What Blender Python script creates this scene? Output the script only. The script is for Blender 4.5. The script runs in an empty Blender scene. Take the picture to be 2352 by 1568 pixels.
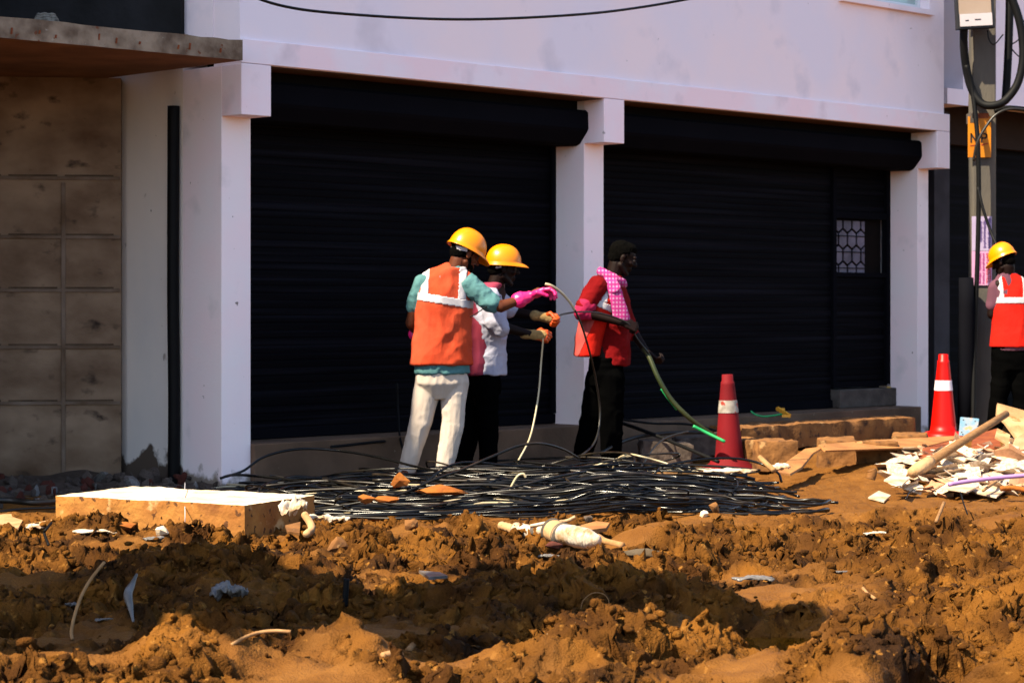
import bpy, bmesh, math, random
import numpy as np
from mathutils import Vector, Matrix
R = math.radians
random.seed(7); RNG = np.random.default_rng(11)
scene = bpy.context.scene
COL = scene.collection

# ------------------------------------------------------------------ camera, sky, sun, exposure
EYE = 1.21
FPX = 5000.0            # focal length in units of a 2352 wide picture
cam_d = bpy.data.cameras.new('camera'); cam = bpy.data.objects.new('camera', cam_d); COL.objects.link(cam)
cam.location = (0, 0, EYE); cam.rotation_euler = (R(90), 0, 0)
cam_d.sensor_width = 36; cam_d.lens = 36 * FPX / 2352; cam_d.shift_y = -84 / 2352
cam_d.clip_start = 0.1; cam_d.clip_end = 600
cam_d.dof.use_dof = True; cam_d.dof.focus_distance = 10.8; cam_d.dof.aperture_fstop = 6.3
scene.camera = cam

# the shop front: corner A0, direction U to the right and away, direction B into the building
A0 = Vector((-1.598, 14.37)); U = Vector((0.7121, 0.7021)); B = Vector((-0.7021, 0.7121))
th = R(5.0); EL = R(51)
sh = -U * math.cos(th) + B * math.sin(th)
TOSUN = Vector((sh.x * math.cos(EL), sh.y * math.cos(EL), math.sin(EL)))
world = bpy.data.worlds.new('World'); scene.world = world; world.use_nodes = True
nt = world.node_tree; sky = nt.nodes.new('ShaderNodeTexSky'); sky.sky_type = 'NISHITA'; sky.sun_disc = False
sky.sun_elevation = EL; sky.sun_rotation = math.atan2(TOSUN.x, TOSUN.y)
bg = nt.nodes['Background']; bg.inputs[1].default_value = 0.10
nt.links.new(sky.outputs[0], bg.inputs[0])
sun_d = bpy.data.lights.new('sun', 'SUN'); sun_d.energy = 5.0; sun_d.angle = R(0.5); sun_d.color = (1.0, 0.86, 0.62)
sun = bpy.data.objects.new('sun', sun_d); COL.objects.link(sun)
sun.rotation_euler = TOSUN.to_track_quat('Z', 'Y').to_euler()
scene.view_settings.view_transform = 'Standard'; scene.view_settings.look = 'None'
scene.view_settings.exposure = 1.68; scene.view_settings.gamma = 1
scene.cycles.max_bounces = 6

# ------------------------------------------------------------------ measuring helpers (a photo point at a chosen real distance)
def W(px, py, y): return Vector(((px - 1176) / FPX * y, y, EYE - (py - 700) / FPX * y))
def G(px, py, h=0.0):
    y = (EYE - h) * FPX / (py - 700); return Vector(((px - 1176) / FPX * y, y, h))
def F(s, d, z): p = A0 + U * s + B * d; return Vector((p.x, p.y, z))
def SA(px, d):
    k = (px - 1176) / FPX
    return (k * (A0.y + B.y * d) - A0.x - B.x * d) / (U.x - k * U.y)

# ------------------------------------------------------------------ objects
def tag(o, label=None, cat=None, group=None, kind=None):
    if label: o['label'] = label
    if cat: o['category'] = cat
    if group: o['group'] = group
    if kind: o['kind'] = kind
    return o
def empty(name, loc, label, cat, group=None):
    o = bpy.data.objects.new(name, None); COL.objects.link(o); o.location = loc; o.empty_display_size = .1
    return tag(o, label, cat, group)
def link(name, me, m=None, parent=None, loc=None, smooth=False):
    o = bpy.data.objects.new(name, me); COL.objects.link(o)
    if m is not None and not me.materials: me.materials.append(m)
    if parent is not None: o.parent = parent
    if loc is not None: o.location = loc
    if smooth: me.polygons.foreach_set('use_smooth', [True] * len(me.polygons))
    return o
def copy_tree(o, parent=None):
    c = o.copy(); COL.objects.link(c)
    if parent is not None: c.parent = parent
    for ch in o.children: copy_tree(ch, c)
    return c

class MB:
    def __init__(s): s.v = []; s.f = []; s.mi = []
    def quadbox(s, P, mi=0):           # P: 8 points, bottom 4 then top 4 (same winding)
        n = len(s.v); s.v += [tuple(p) for p in P]
        for q in ((3,2,1,0),(4,5,6,7),(0,1,5,4),(1,2,6,5),(2,3,7,6),(3,0,4,7)):
            s.f.append([n + i for i in q]); s.mi.append(mi)
        return s
    def box(s, x0, x1, y0, y1, z0, z1, mi=0):
        return s.quadbox([(x0,y0,z0),(x1,y0,z0),(x1,y1,z0),(x0,y1,z0),(x0,y0,z1),(x1,y0,z1),(x1,y1,z1),(x0,y1,z1)], mi)
    def fbox(s, s0, s1, d0, d1, z0, z1, mi=0):    # box in shop-front coordinates
        return s.quadbox([F(s0,d0,z0),F(s1,d0,z0),F(s1,d1,z0),F(s0,d1,z0),F(s0,d0,z1),F(s1,d0,z1),F(s1,d1,z1),F(s0,d1,z1)], mi)
    def bar(s, a, b, w, t, up=(0,0,1), mi=0):
        a = Vector(a); b = Vector(b); d = (b - a).normalized(); up = Vector(up)
        x = d.cross(up)
        if x.length < 1e-4: x = d.cross(Vector((1,0,0)))
        x.normalize(); y = x.cross(d); x *= w/2; y *= t/2
        return s.quadbox([a-x-y, a+x-y, a+x+y, a-x+y, b-x-y, b+x-y, b+x+y, b-x+y], mi)
    def tube(s, pts, r, n=8, mi=0, cap=True):
        pts = [Vector(p) for p in pts]; m = len(pts); rr = r if hasattr(r, '__len__') else [r]*m
        t0 = (pts[1]-pts[0]).normalized(); x = t0.orthogonal().normalized(); base = len(s.v)
        for i, p in enumerate(pts):
            t = (pts[min(i+1,m-1)] - pts[max(i-1,0)]).normalized()
            x = (x - t * x.dot(t));
            if x.length < 1e-6: x = t.orthogonal()
            x.normalize(); y = t.cross(x)
            for k in range(n):
                a = 2*math.pi*k/n; s.v.append(tuple(p + (x*math.cos(a) + y*math.sin(a)) * rr[i]))
        for i in range(m-1):
            for k in range(n):
                k2 = (k+1) % n
                s.f.append([base+i*n+k, base+i*n+k2, base+(i+1)*n+k2, base+(i+1)*n+k]); s.mi.append(mi)
        if cap:
            s.f.append([base+k for k in range(n)][::-1]); s.mi.append(mi)
            s.f.append([base+(m-1)*n+k for k in range(n)]); s.mi.append(mi)
        return s
    def lathe(s, prof, c=(0,0,0), n=32, mi=0, closed=True):
        base = len(s.v); m = len(prof)
        for (r, z) in prof:
            for k in range(n):
                a = 2*math.pi*k/n; s.v.append((c[0]+r*math.cos(a), c[1]+r*math.sin(a), c[2]+z))
        for i in range(m-1):
            for k in range(n):
                k2 = (k+1) % n
                s.f.append([base+i*n+k, base+i*n+k2, base+(i+1)*n+k2, base+(i+1)*n+k]); s.mi.append(mi)
        if closed:
            s.f.append([base+k for k in range(n)][::-1]); s.mi.append(mi)
            s.f.append([base+(m-1)*n+k for k in range(n)]); s.mi.append(mi)
        return s
    def prism(s, poly, origin, ax, ay, az, mi=0):   # polygon in (ax, ay), extruded by az
        n = len(s.v); o = Vector(origin); ax = Vector(ax); ay = Vector(ay); az = Vector(az); k = len(poly)
        for e in (Vector((0,0,0)), az):
            for p in poly: s.v.append(tuple(o + ax*p[0] + ay*p[1] + e))
        s.f.append([n+i for i in range(k)][::-1]); s.mi.append(mi)
        s.f.append([n+k+i for i in range(k)]); s.mi.append(mi)
        for i in range(k):
            j = (i+1) % k; s.f.append([n+i, n+j, n+k+j, n+k+i]); s.mi.append(mi)
        return s
    def mesh(s, name='m'):
        me = bpy.data.meshes.new(name); me.from_pydata(s.v, [], s.f); me.update()
        bm = bmesh.new(); bm.from_mesh(me); bmesh.ops.recalc_face_normals(bm, faces=bm.faces); bm.to_mesh(me); bm.free()
        return me
    def build(s, name, mats, parent=None, loc=None, smooth=False, bevel=0, seg=2):
        me = s.mesh(name)
        ms = mats if isinstance(mats, (list, tuple)) else [mats]
        for m in ms: me.materials.append(m)
        if len(ms) > 1: me.polygons.foreach_set('material_index', s.mi)
        o = link(name, me, None, parent, loc, smooth)
        if bevel:
            b = o.modifiers.new('bevel', 'BEVEL'); b.width = bevel; b.segments = seg; b.limit_method = 'ANGLE'; b.angle_limit = R(40)
        return o

def spline(pts, n=8):
    P = [Vector(p) for p in pts]; P = [P[0]*2 - P[1]] + P + [P[-1]*2 - P[-2]]; out = []
    for i in range(1, len(P)-2):
        a, b, c, d = P[i-1], P[i], P[i+1], P[i+2]
        for k in range(n):
            t = k/n; out.append(0.5*((2*b) + (c-a)*t + (2*a-5*b+4*c-d)*t*t + (3*b-a-3*c+d)*t**3))
    out.append(P[-2]); return out

# ------------------------------------------------------------------ noise in numpy
def _h(ix, iy, iz, seed):
    n = (ix.astype(np.int64)*374761393 + iy.astype(np.int64)*668265263 + iz.astype(np.int64)*2147483647 + seed*1274126177) & 0xffffffff
    n = ((n ^ (n >> 13)) * 1274126177) & 0xffffffff
    n = ((n ^ (n >> 16)) * 2246822519) & 0xffffffff
    return ((n ^ (n >> 15)) & 0xffffff) / float(0xffffff)
def vn(x, y, z=None, seed=0):
    x = np.asarray(x, float); y = np.asarray(y, float); z = np.zeros_like(x) if z is None else np.asarray(z, float)
    xi, yi, zi = np.floor(x), np.floor(y), np.floor(z); fx, fy, fz = x-xi, y-yi, z-zi
    fx, fy, fz = [t*t*(3-2*t) for t in (fx, fy, fz)]; o = 0
    for a in (0,1):
        for b in (0,1):
            for c in (0,1):
                o = o + _h(xi+a, yi+b, zi+c, seed) * (fx if a else 1-fx) * (fy if b else 1-fy) * (fz if c else 1-fz)
    return o*2-1
def vn2(x, y, seed=0):
    xi, yi = np.floor(x), np.floor(y); fx, fy = x-xi, y-yi
    fx, fy = [t*t*(3-2*t) for t in (fx, fy)]; o = 0; zz = np.zeros_like(xi)
    for a in (0,1):
        for b in (0,1):
            o = o + _h(xi+a, yi+b, zz, seed) * (fx if a else 1-fx) * (fy if b else 1-fy)
    return o*2-1
def fbm(x, y, sc, oct=4, seed=0, z=None):
    o = 0; a = 1; t = 0
    for k in range(oct):
        n = vn2(x*sc, y*sc, seed+k*17) if z is None else vn(x*sc, y*sc, z*sc, seed+k*17)
        o = o + a*n; t += a; a *= .5; sc *= 2.03
    return o/t

# ------------------------------------------------------------------ materials
def mat(name, c1, c2=None, scale=3.0, rough=.8, bump=0, bscale=60, spec=.3, detail=6, metal=0, lo=.35, hi=.65, speck=None, sheen=0, coat=0, trans=0, rough2=None, stretch=None):
    m = bpy.data.materials.new(name); m.use_nodes = True; n = m.node_tree.nodes; l = m.node_tree.links
    p = n['Principled BSDF']; p.inputs['Roughness'].default_value = rough; p.inputs['Specular IOR Level'].default_value = spec
    p.inputs['Metallic'].default_value = metal; p.inputs['Coat Weight'].default_value = coat; p.inputs['Coat Roughness'].default_value = .15
    if sheen: p.inputs['Sheen Weight'].default_value = sheen
    if trans: p.inputs['Transmission Weight'].default_value = trans
    tc = n.new('ShaderNodeTexCoord'); vec = tc.outputs['Object']
    if stretch:
        mp = n.new('ShaderNodeMapping'); mp.inputs['Scale'].default_value = stretch; l.new(vec, mp.inputs[0]); vec = mp.outputs[0]
    p.inputs['Base Color'].default_value = (*c1, 1)
    if c2:
        nz = n.new('ShaderNodeTexNoise'); nz.inputs['Scale'].default_value = scale; nz.inputs['Detail'].default_value = detail; l.new(vec, nz.inputs['Vector'])
        rp = n.new('ShaderNodeValToRGB'); rp.color_ramp.elements[0].position = lo; rp.color_ramp.elements[1].position = hi
        rp.color_ramp.elements[0].color = (*c1, 1); rp.color_ramp.elements[1].color = (*c2, 1); l.new(nz.outputs['Fac'], rp.inputs[0])
        out = rp.outputs[0]
        for sp in (speck or []):      # (colour, scale, threshold, softness)
            n2 = n.new('ShaderNodeTexNoise'); n2.inputs['Scale'].default_value = sp[1]; n2.inputs['Detail'].default_value = 5; l.new(vec, n2.inputs['Vector'])
            mr = n.new('ShaderNodeMapRange'); mr.inputs[1].default_value = sp[2]; mr.inputs[2].default_value = sp[2] + sp[3]; l.new(n2.outputs['Fac'], mr.inputs[0])
            mx = n.new('ShaderNodeMix'); mx.data_type = 'RGBA'; l.new(mr.outputs[0], mx.inputs[0]); l.new(out, mx.inputs[6]); mx.inputs[7].default_value = (*sp[0], 1)
            out = mx.outputs[2]
        l.new(out, p.inputs['Base Color'])
        if rough2 is not None:
            mr = n.new('ShaderNodeMapRange'); mr.inputs[3].default_value = rough; mr.inputs[4].default_value = rough2; l.new(nz.outputs['Fac'], mr.inputs[0]); l.new(mr.outputs[0], p.inputs['Roughness'])
    if bump:
        nb = n.new('ShaderNodeTexNoise'); nb.inputs['Scale'].default_value = bscale; nb.inputs['Detail'].default_value = 5; l.new(vec, nb.inputs['Vector'])
        bp = n.new('ShaderNodeBump'); bp.inputs['Strength'].default_value = bump; bp.inputs['Distance'].default_value = .01
        l.new(nb.outputs['Fac'], bp.inputs['Height']); l.new(bp.outputs[0], p.inputs['Normal'])
    return m

def below_z(m, z0, dz, colour, nscale=6, amp=.5):      # a stain of its own shape rising from the ground: colour below about z0
    n = m.node_tree.nodes; l = m.node_tree.links; p = n['Principled BSDF']
    src = p.inputs['Base Color'].links[0].from_socket if p.inputs['Base Color'].links else None
    tc = n.new('ShaderNodeTexCoord'); sp = n.new('ShaderNodeSeparateXYZ'); l.new(tc.outputs['Object'], sp.inputs[0])
    nz = n.new('ShaderNodeTexNoise'); nz.inputs['Scale'].default_value = nscale; nz.inputs['Detail'].default_value = 7; l.new(tc.outputs['Object'], nz.inputs['Vector'])
    ma = n.new('ShaderNodeMath'); ma.operation = 'MULTIPLY_ADD'; l.new(nz.outputs['Fac'], ma.inputs[0]); ma.inputs[1].default_value = amp; l.new(sp.outputs[2], ma.inputs[2])
    mr = n.new('ShaderNodeMapRange'); mr.inputs[1].default_value = z0 + amp*.5; mr.inputs[2].default_value = z0 + amp*.5 + dz; mr.inputs[3].default_value = 1; mr.inputs[4].default_value = 0; l.new(ma.outputs[0], mr.inputs[0])
    mx = n.new('ShaderNodeMix'); mx.data_type = 'RGBA'; l.new(mr.outputs[0], mx.inputs[0])
    if src: l.new(src, mx.inputs[6])
    else: mx.inputs[6].default_value = p.inputs['Base Color'].default_value
    mx.inputs[7].default_value = (*colour, 1); l.new(mx.outputs[2], p.inputs['Base Color'])
    return m

M = {}
M['paint'] = mat('lavender_paint', (.86,.715,.73), (.79,.705,.765), 1.1, .75, .10, 30, lo=.40, hi=.60, speck=[((.68,.60,.65), 2.3, .58, .16), ((.40,.34,.34), 15, .745, .015)])
M['band'] = mat('pink_lavender_paint', (.88,.675,.71), (.83,.73,.78), 1.7, .75, .10, 30, lo=.42, hi=.58, speck=[((.70,.58,.62), 3.0, .60, .14), ((.40,.33,.33), 14, .73, .02)])
M['pillar'] = below_z(mat('pillar_paint', (.85,.70,.72), (.81,.73,.745), 2.5, .75, .12, 40, speck=[((.66,.59,.60), 3.6, .60, .16), ((.22,.17,.15), 16, .735, .01)]), .06, .05, (.24,.19,.15), 9, .35)
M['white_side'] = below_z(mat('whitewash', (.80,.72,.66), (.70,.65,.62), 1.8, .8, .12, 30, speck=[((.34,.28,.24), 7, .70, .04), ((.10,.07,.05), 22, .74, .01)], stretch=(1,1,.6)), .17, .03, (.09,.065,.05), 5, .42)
M['block_wall'] = mat('sooty_plaster', (.285,.195,.130), (.100,.055,.030), 2.3, .9, .4, 25, lo=.3, hi=.72, speck=[((.03,.018,.012), 5, .60, .12)], stretch=(1,1,1.6))
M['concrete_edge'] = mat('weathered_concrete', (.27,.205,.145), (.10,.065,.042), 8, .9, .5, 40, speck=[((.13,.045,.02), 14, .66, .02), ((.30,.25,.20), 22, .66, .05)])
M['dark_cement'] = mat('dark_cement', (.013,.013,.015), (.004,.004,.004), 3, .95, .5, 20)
M['plinth'] = mat('plinth_cement', (.13,.075,.045), (.08,.045,.026), 3, .9, .3, 40, speck=[((.26,.20,.15), 18, .70, .05)])
M['shutter'] = mat('black_shutter_paint', (.0014,.0014,.0024), (.0075,.0075,.0115), 1.6, .6, 0, spec=.03, rough2=.75, lo=.48, hi=.78, stretch=(.25,.25,14))
M['hood'] = mat('black_hood_paint', (.0030,.0032,.0050), (.004,.004,.006), 2, .8, spec=.02)
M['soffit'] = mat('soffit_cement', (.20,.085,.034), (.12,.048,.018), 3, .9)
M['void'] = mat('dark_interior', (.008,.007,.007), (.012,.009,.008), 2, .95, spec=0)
M['black_pipe'] = mat('black_pvc', (.002,.002,.0025), (.004,.004,.0045), 5, .6, spec=.12)
M['cable'] = mat('black_cable_jacket', (.0012,.0012,.0015), (.003,.003,.0032), 3, .2, spec=.26)
M['cable_dusty'] = mat('dusty_cable_jacket', (.004,.0035,.003), (.03,.02,.012), 7, .32, spec=.3, lo=.45, hi=.75)
M['cable_pale'] = mat('pale_duct', (.42,.36,.24), (.34,.27,.16), 5, .4, spec=.5)
M['cable_grey'] = mat('grey_duct', (.016,.014,.012), (.008,.007,.006), 5, .35, spec=.3)
M['green_pipe'] = mat('olive_green_duct', (.016,.024,.006), (.030,.034,.011), 4, .5, spec=.25)
M['bright_green'] = mat('bright_green_plastic', (.01,.22,.06), (.015,.28,.09), 4, .45)
M['yellow_tape'] = mat('yellow_plastic', (.55,.25,.02), (.62,.30,.03), 4, .5)
M['helmet'] = mat('yellow_helmet_plastic', (.66,.185,.0), (.68,.195,.0), 2, .32, spec=.3, coat=.08)
M['vest_orange'] = mat('orange_vest_mesh', (.44,.038,.010), (.38,.060,.026), 4, .85, .8, 15, spec=.1, stretch=(1,1,.5))
M['vest_red'] = mat('red_orange_vest', (.42,.008,.003), (.36,.010,.005), 5, .85, .6, 16, spec=.1)
M['vest_pink'] = mat('faded_pink_vest', (.24,.035,.07), (.19,.022,.04), 5, .85, .25, 240, spec=.1)  # pink-mauve tone carries the shade and backlight on this vest
M['tape'] = mat('reflective_tape', (.44,.41,.43), (.34,.32,.35), 14, .55, .1, 90, spec=.5)
M['teal'] = mat('teal_cotton', (.070,.165,.175), (.05,.125,.135), 6, .9, .9, 17, spec=.1)
M['cream'] = mat('cream_cotton', (.44,.37,.32), (.36,.30,.255), 5, .9, .55, 13, spec=.1, stretch=(1.6,1,.55))
M['white_cloth'] = mat('white_cotton', (.36,.36,.45), (.28,.28,.37), 5, .9, .9, 18, spec=.1)
M['black_cloth'] = mat('black_trouser_cotton', (.0010,.0010,.0011), (.0016,.0016,.0016), 4, .95, .1, 160, spec=.0)
M['red_cloth'] = mat('red_shirt_cotton', (.15,.003,.004), (.11,.002,.003), 5, .9, .8, 16, spec=.08)
M['magenta_cloth'] = mat('magenta_cuff', (.30,.004,.05), (.25,.003,.04), 6, .85)
M['mauve'] = mat('mauve_shirt', (.10,.035,.06), (.08,.028,.045), 6, .9)
M['skin'] = mat('brown_skin', (.085,.022,.007), (.06,.014,.005), 8, .6, .1, 120, spec=.18)
M['skin_dark'] = mat('dark_brown_skin', (.0075,.0022,.0014), (.005,.0015,.001), 8, .6, .1, 120, spec=.12)  # skin colour darkened so the heads sink into shade
M['hair'] = mat('black_hair', (.0010,.0009,.0008), (.0018,.0015,.0012), 60, .9, .6, 300, spec=.03)
M['eye'] = mat('eye_white', (.05,.04,.035), rough=.6, spec=.1)
M['iris'] = mat('iris_brown', (.01,.006,.004), rough=.2)
M['pink_glove'] = mat('pink_rubber_glove', (.62,.010,.15), (.52,.008,.11), 9, .42, .2, 60, spec=.5)
M['orange_glove'] = mat('orange_dipped_glove', (.42,.05,.002), (.36,.04,.002), 12, .5, .3, 90)
M['knit'] = mat('beige_knit_cuff', (.24,.155,.06), (.19,.115,.04), 20, .9, .4, 300)
M['shoe'] = mat('black_shoe', (.008,.007,.007), (.015,.012,.01), 9, .6)
M['sock'] = mat('pale_sandal', (.48,.45,.44), (.36,.32,.30), 12, .8)
M['cone_red'] = mat('red_cone_plastic', (.50,.003,.001), (.46,.003,.001), 3, .4, spec=.2)
M['cone_faded'] = mat('faded_red_cone_plastic', (.130,.0030,.0060), (.095,.0025,.005), 4, .75, .1, 60, spec=.15, speck=[((.13,.04,.025), 10, .66, .08)])
M['cone_band'] = mat('white_reflective_collar', (.70,.64,.70), (.60,.55,.60), 8, .4)
M['cone_band_worn'] = mat('worn_reflective_collar', (.14,.12,.10), (.30,.27,.24), 16, .5, speck=[((.22,.03,.02), 12, .63, .03)])
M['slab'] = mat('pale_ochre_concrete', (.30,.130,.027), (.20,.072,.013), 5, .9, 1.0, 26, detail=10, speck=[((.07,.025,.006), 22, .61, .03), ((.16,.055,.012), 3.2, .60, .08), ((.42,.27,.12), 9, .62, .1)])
M['slab_top'] = mat('cement_dusted_top', (.62,.53,.42), (.50,.38,.24), 6, .9, .6, 30, speck=[((.20,.10,.04), 11, .66, .05)])  # pale tone carries the glare of sunlight on the slab's top
M['flag'] = mat('grey_flagstone', (.085,.062,.038), (.055,.035,.018), 9, .9, .6, 40)
M['stone'] = mat('ochre_stone', (.19,.080,.020), (.10,.040,.010), 7, .9, .8, 26, speck=[((.04,.016,.006), 14, .60, .08), ((.30,.16,.06), 11, .64, .06)])
M['orange_stone'] = mat('orange_stone', (.26,.085,.008), (.20,.055,.006), 9, .9, .8, 30)
M['grey_stone'] = mat('grey_rubble', (.085,.062,.05), (.035,.024,.018), 12, .9, .6, 30)
M['red_brick'] = mat('red_brick', (.08,.016,.008), (.045,.010,.006), 14, .9, .6, 40)
M['tile'] = mat('white_glazed_tile', (.54,.45,.36), (.36,.25,.15), 6, .4, .1, 40, spec=.5, speck=[((.30,.15,.06), 12, .63, .05)])
M['tile_back'] = mat('terracotta_tile_back', (.42,.22,.12), (.32,.16,.08), 9, .9, .3, 60)
M['wood'] = mat('dry_wood', (.22,.115,.045), (.15,.07,.025), 20, .8, .3, 60, stretch=(1,1,6))
M['wood_pale'] = mat('peeled_twig', (.30,.165,.07), (.22,.11,.04), 20, .8, .3, 60)
M['board'] = mat('muddy_plywood', (.30,.135,.042), (.20,.08,.024), 5, .85, .3, 50)
M['card'] = mat('pale_plywood', (.42,.26,.13), (.28,.15,.065), 6, .85, .5, 40, speck=[((.22,.10,.03), 14, .62, .06)])
M['plastic_white'] = mat('dirty_white_plastic', (.46,.40,.33), (.26,.16,.08), 9, .5, .6, 40, spec=.4, lo=.42, hi=.60)
M['plastic_grey'] = mat('dull_grey_plastic', (.13,.12,.12), (.06,.05,.04), 9, .4, .3, 50, spec=.5)  # grey also stands in for white plastic lying in shade
M['purple_pipe'] = mat('lilac_pvc', (.36,.20,.42), (.30,.16,.34), 4, .45)
M['blue_plate'] = mat('pale_blue_paint', (.10,.20,.28), (.24,.22,.22), 14, .5, speck=[((.42,.20,.10), 10, .58, .03)])
M['rust'] = mat('rusty_red_sheet', (.12,.022,.006), (.20,.05,.012), 9, .8, .4, 60)
M['pole'] = mat('pole_concrete', (.060,.055,.050), (.095,.08,.062), 4, .9, .4, 50, stretch=(1,1,.3))
M['plate_yellow'] = mat('yellow_plate_paint', (.46,.16,.001), (.40,.125,.001), 4, .55)
M['ink'] = mat('black_lettering', (.012,.008,.008), rough=.7)
M['ink_red'] = mat('red_stroke', (.22,.012,.006), rough=.7)
M['poster'] = mat('lilac_poster_paper', (.34,.28,.42), (.30,.24,.38), 9, .8)
M['poster_pink'] = mat('pink_poster_paper', (.52,.26,.42), (.46,.22,.38), 9, .8)
M['ink_violet'] = mat('violet_print', (.09,.05,.17), rough=.8)
M['ink_magenta'] = mat('magenta_print', (.30,.03,.16), rough=.8)
M['ink_scarlet'] = mat('scarlet_print', (.50,.05,.06), rough=.8)
M['lamp_frame'] = mat('black_lamp_housing', (.010,.010,.012), rough=.5)
M['lamp_glass'] = mat('lamp_reflector', (.24,.17,.12), (.28,.21,.16), 3, .3, spec=.6)
M['lamp_label'] = mat('lamp_driver_cover', (.42,.38,.40), (.38,.34,.36), 3, .4)
M['glass'] = mat('pale_window_glass', (.30,.40,.38), (.34,.44,.42), 2, .1, spec=.8)
M['frame_white'] = mat('white_window_frame', (.66,.68,.70), rough=.5)
M['sill'] = mat('rough_grey_cement', (.085,.070,.060), (.05,.04,.034), 9, .95, .5, 60)
M['lock'] = mat('brass_padlock', (.42,.24,.02), rough=.4, metal=.2)
M['grille_pane'] = mat('lilac_opaque_pane', (.16,.14,.19), (.03,.025,.04), 3.2, .5, lo=.3, hi=.7)  # lilac plates stand for light showing through the door grille
M['sack'] = mat('grey_rope_weave', (.16,.15,.13), (.07,.065,.055), 25, .95, .9, 50)
M['tarp'] = mat('grey_tarpaulin', (.12,.12,.13), (.09,.09,.10), 3, .8)
M['steel'] = mat('galvanised_post', (.25,.25,.26), (.2,.2,.21), 5, .5, metal=.6)

# ------------------------------------------------------------------ the ground: one sheet of churned mud out to the horizon
# (x, y, radius x, radius y, turn, height)
BUMPS = [(-1.41,9.75,.52,.34,0,.115), (-1.0,9.45,.30,.24,0,.07), (-2.25,10.5,.55,.35,.2,.035), (.05,9.0,.42,.28,.1,.10), (.66,9.05,.36,.26,0,.08),
 (.50,7.75,.20,.62,-.55,.14), (.15,7.5,.34,.26,.3,.05), (-1.09,7.45,.19,.30,.3,.13), (-.62,7.6,.18,.20,0,.08), (-1.6,7.15,.4,.16,.1,.05),
 (.80,11.15,.34,.24,0,.085), (1.35,11.2,.5,.24,0,.04), (-.75,10.95,.5,.32,0,.035), (-.28,11.6,.16,.14,0,.10), (2.1,10.3,.7,.5,.3,.09), (1.9,8.3,.5,.3,.2,.08), (1.25,7.9,.22,.22,0,.07),
 (2.35,7.6,.4,.3,.2,.12), (1.9,6.75,.35,.3,.2,.12), (1.1,7.2,.25,.3,.0,.07), (-2.6,8.2,.6,.4,0,.05), (.9,10.2,.3,.2,0,.05), (1.8,12.3,.6,.3,.1,.06), (-.1,10.1,.35,.2,0,.05), (2.7,12.0,.6,.4,0,.05),
 (3.25,15.3,.85,1.0,.4,.13), (2.9,17.6,.9,.5,.75,.06)]
PITS = [(-1.75,10.85,.95,.40,-.1,.055), (.98,8.12,.36,.22,.3,.15), (.95,7.72,.22,.22,0,.08), (.84,8.45,.34,.13,1.0,.16), (.66,7.95,.30,.12,1.0,.20), (1.42,7.15,.34,.085,1.0,.24), (.25,11.0,.35,.25,0,.05), (1.0,9.6,.5,.4,.2,.04), (-.95,9.95,.5,.13,0,.05), (-2.02,9.95,.16,.12,.3,.14),
 (1.65,10.9,.20,.12,.2,.12), (.98,10.55,.16,.07,.3,.10), (.42,10.55,.05,.18,.5,.07), (.62,10.3,.05,.18,.5,.07), (.78,10.2,.05,.16,.5,.06),(.25,10.6,.05,.16,.5,.06), (2.1,9.4,.25,.08,.6,.09), (1.5,9.9,.15,.06,.1,.07)]
SMOOTH = [(-.95,9.9,.55,.22,0), (1.15,9.35,.42,.55,-.4), (-1.55,7.4,.5,.22,0), (-.72,7.1,.22,.5,0), (-.28,7.45,.28,.24,0), (.72,7.15,.2,.25,0), (1.0,8.05,.34,.26,0), (.95,7.72,.2,.2,0), (0.0,10.5,.35,.2,0), (2.9,11.7,.6,.25,0),
 (2.2,8.9,.4,.15,.3), (2.6,8.6,.4,.2,.3), (-.4,8.15,.3,.2,0), (1.2,12.6,.8,.3,0)]
ROUGH = [(.98,8.6,.36,.24,0), (1.0,9.75,.5,.16,.2), (-1.4,9.35,.75,.5,0), (.35,8.85,.8,.36,0), (-1.9,8.75,.7,.4,0), (.5,7.7,.4,.6,-.5), (-1.09,7.65,.36,.42,.3), (-.6,8.8,.45,.4,0), (.1,8.4,.5,.3,0), (-2.0,10.2,.7,.35,0)]
def _ell(x, y, e):
    c, s = math.cos(e[4]), math.sin(e[4]); dx = x-e[0]; dy = y-e[1]
    u = (dx*c + dy*s)/e[2]; v = (-dx*s + dy*c)/e[3]
    return u*u + v*v
def macro(x, y):
    wx = x + .10*fbm(x, y, 3.1, 3, 5); wy = y + .10*fbm(x, y, 3.1, 3, 9); h = 0.0
    for e in BUMPS: h = h + e[5]*np.exp(-np.power(_ell(wx, wy, e), 1.3))
    for e in PITS: h = h - e[5]*np.exp(-np.power(_ell(wx, wy, e), 1.6))
    near = 1/(1+np.exp((y-13.2)*3))
    h = h + near*.075*fbm(x, y, 2.1, 4, 21) + (1-near)*.012*fbm(x, y, 2.5, 4, 21)
    # ground rises a little along the far end of the shop front
    h = h + .05*np.clip((x-1.5)/1.5, 0, 1)*np.clip((y-16)/2, 0, 1)
    far = np.clip((np.hypot(x, y-10)-14)/6, 0, 1)
    return h*(1-far)
def roughness(x, y):
    wx = x + .12*fbm(x, y, 4.1, 3, 35); wy = y + .10*fbm(x, y, 4.1, 3, 39); m = 1.0
    for e in SMOOTH: m = m*(1-np.exp(-np.power(_ell(wx, wy, e), 1.8)))
    p = np.clip((fbm(x, y, 1.9, 4, 51)+.32)*2.6, .10, 1)
    right = np.clip((x-1.0)*1.5, 0, 1)
    m = m*np.maximum(p, right*.75)
    for e in ROUGH: m = np.maximum(m, .95*np.exp(-np.power(_ell(wx, wy, e), 2.0)))
    m = m*(1 - .86*np.clip((y-11.9)/.6, 0, 1))
    return np.clip(m, 0.03, 1)
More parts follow.
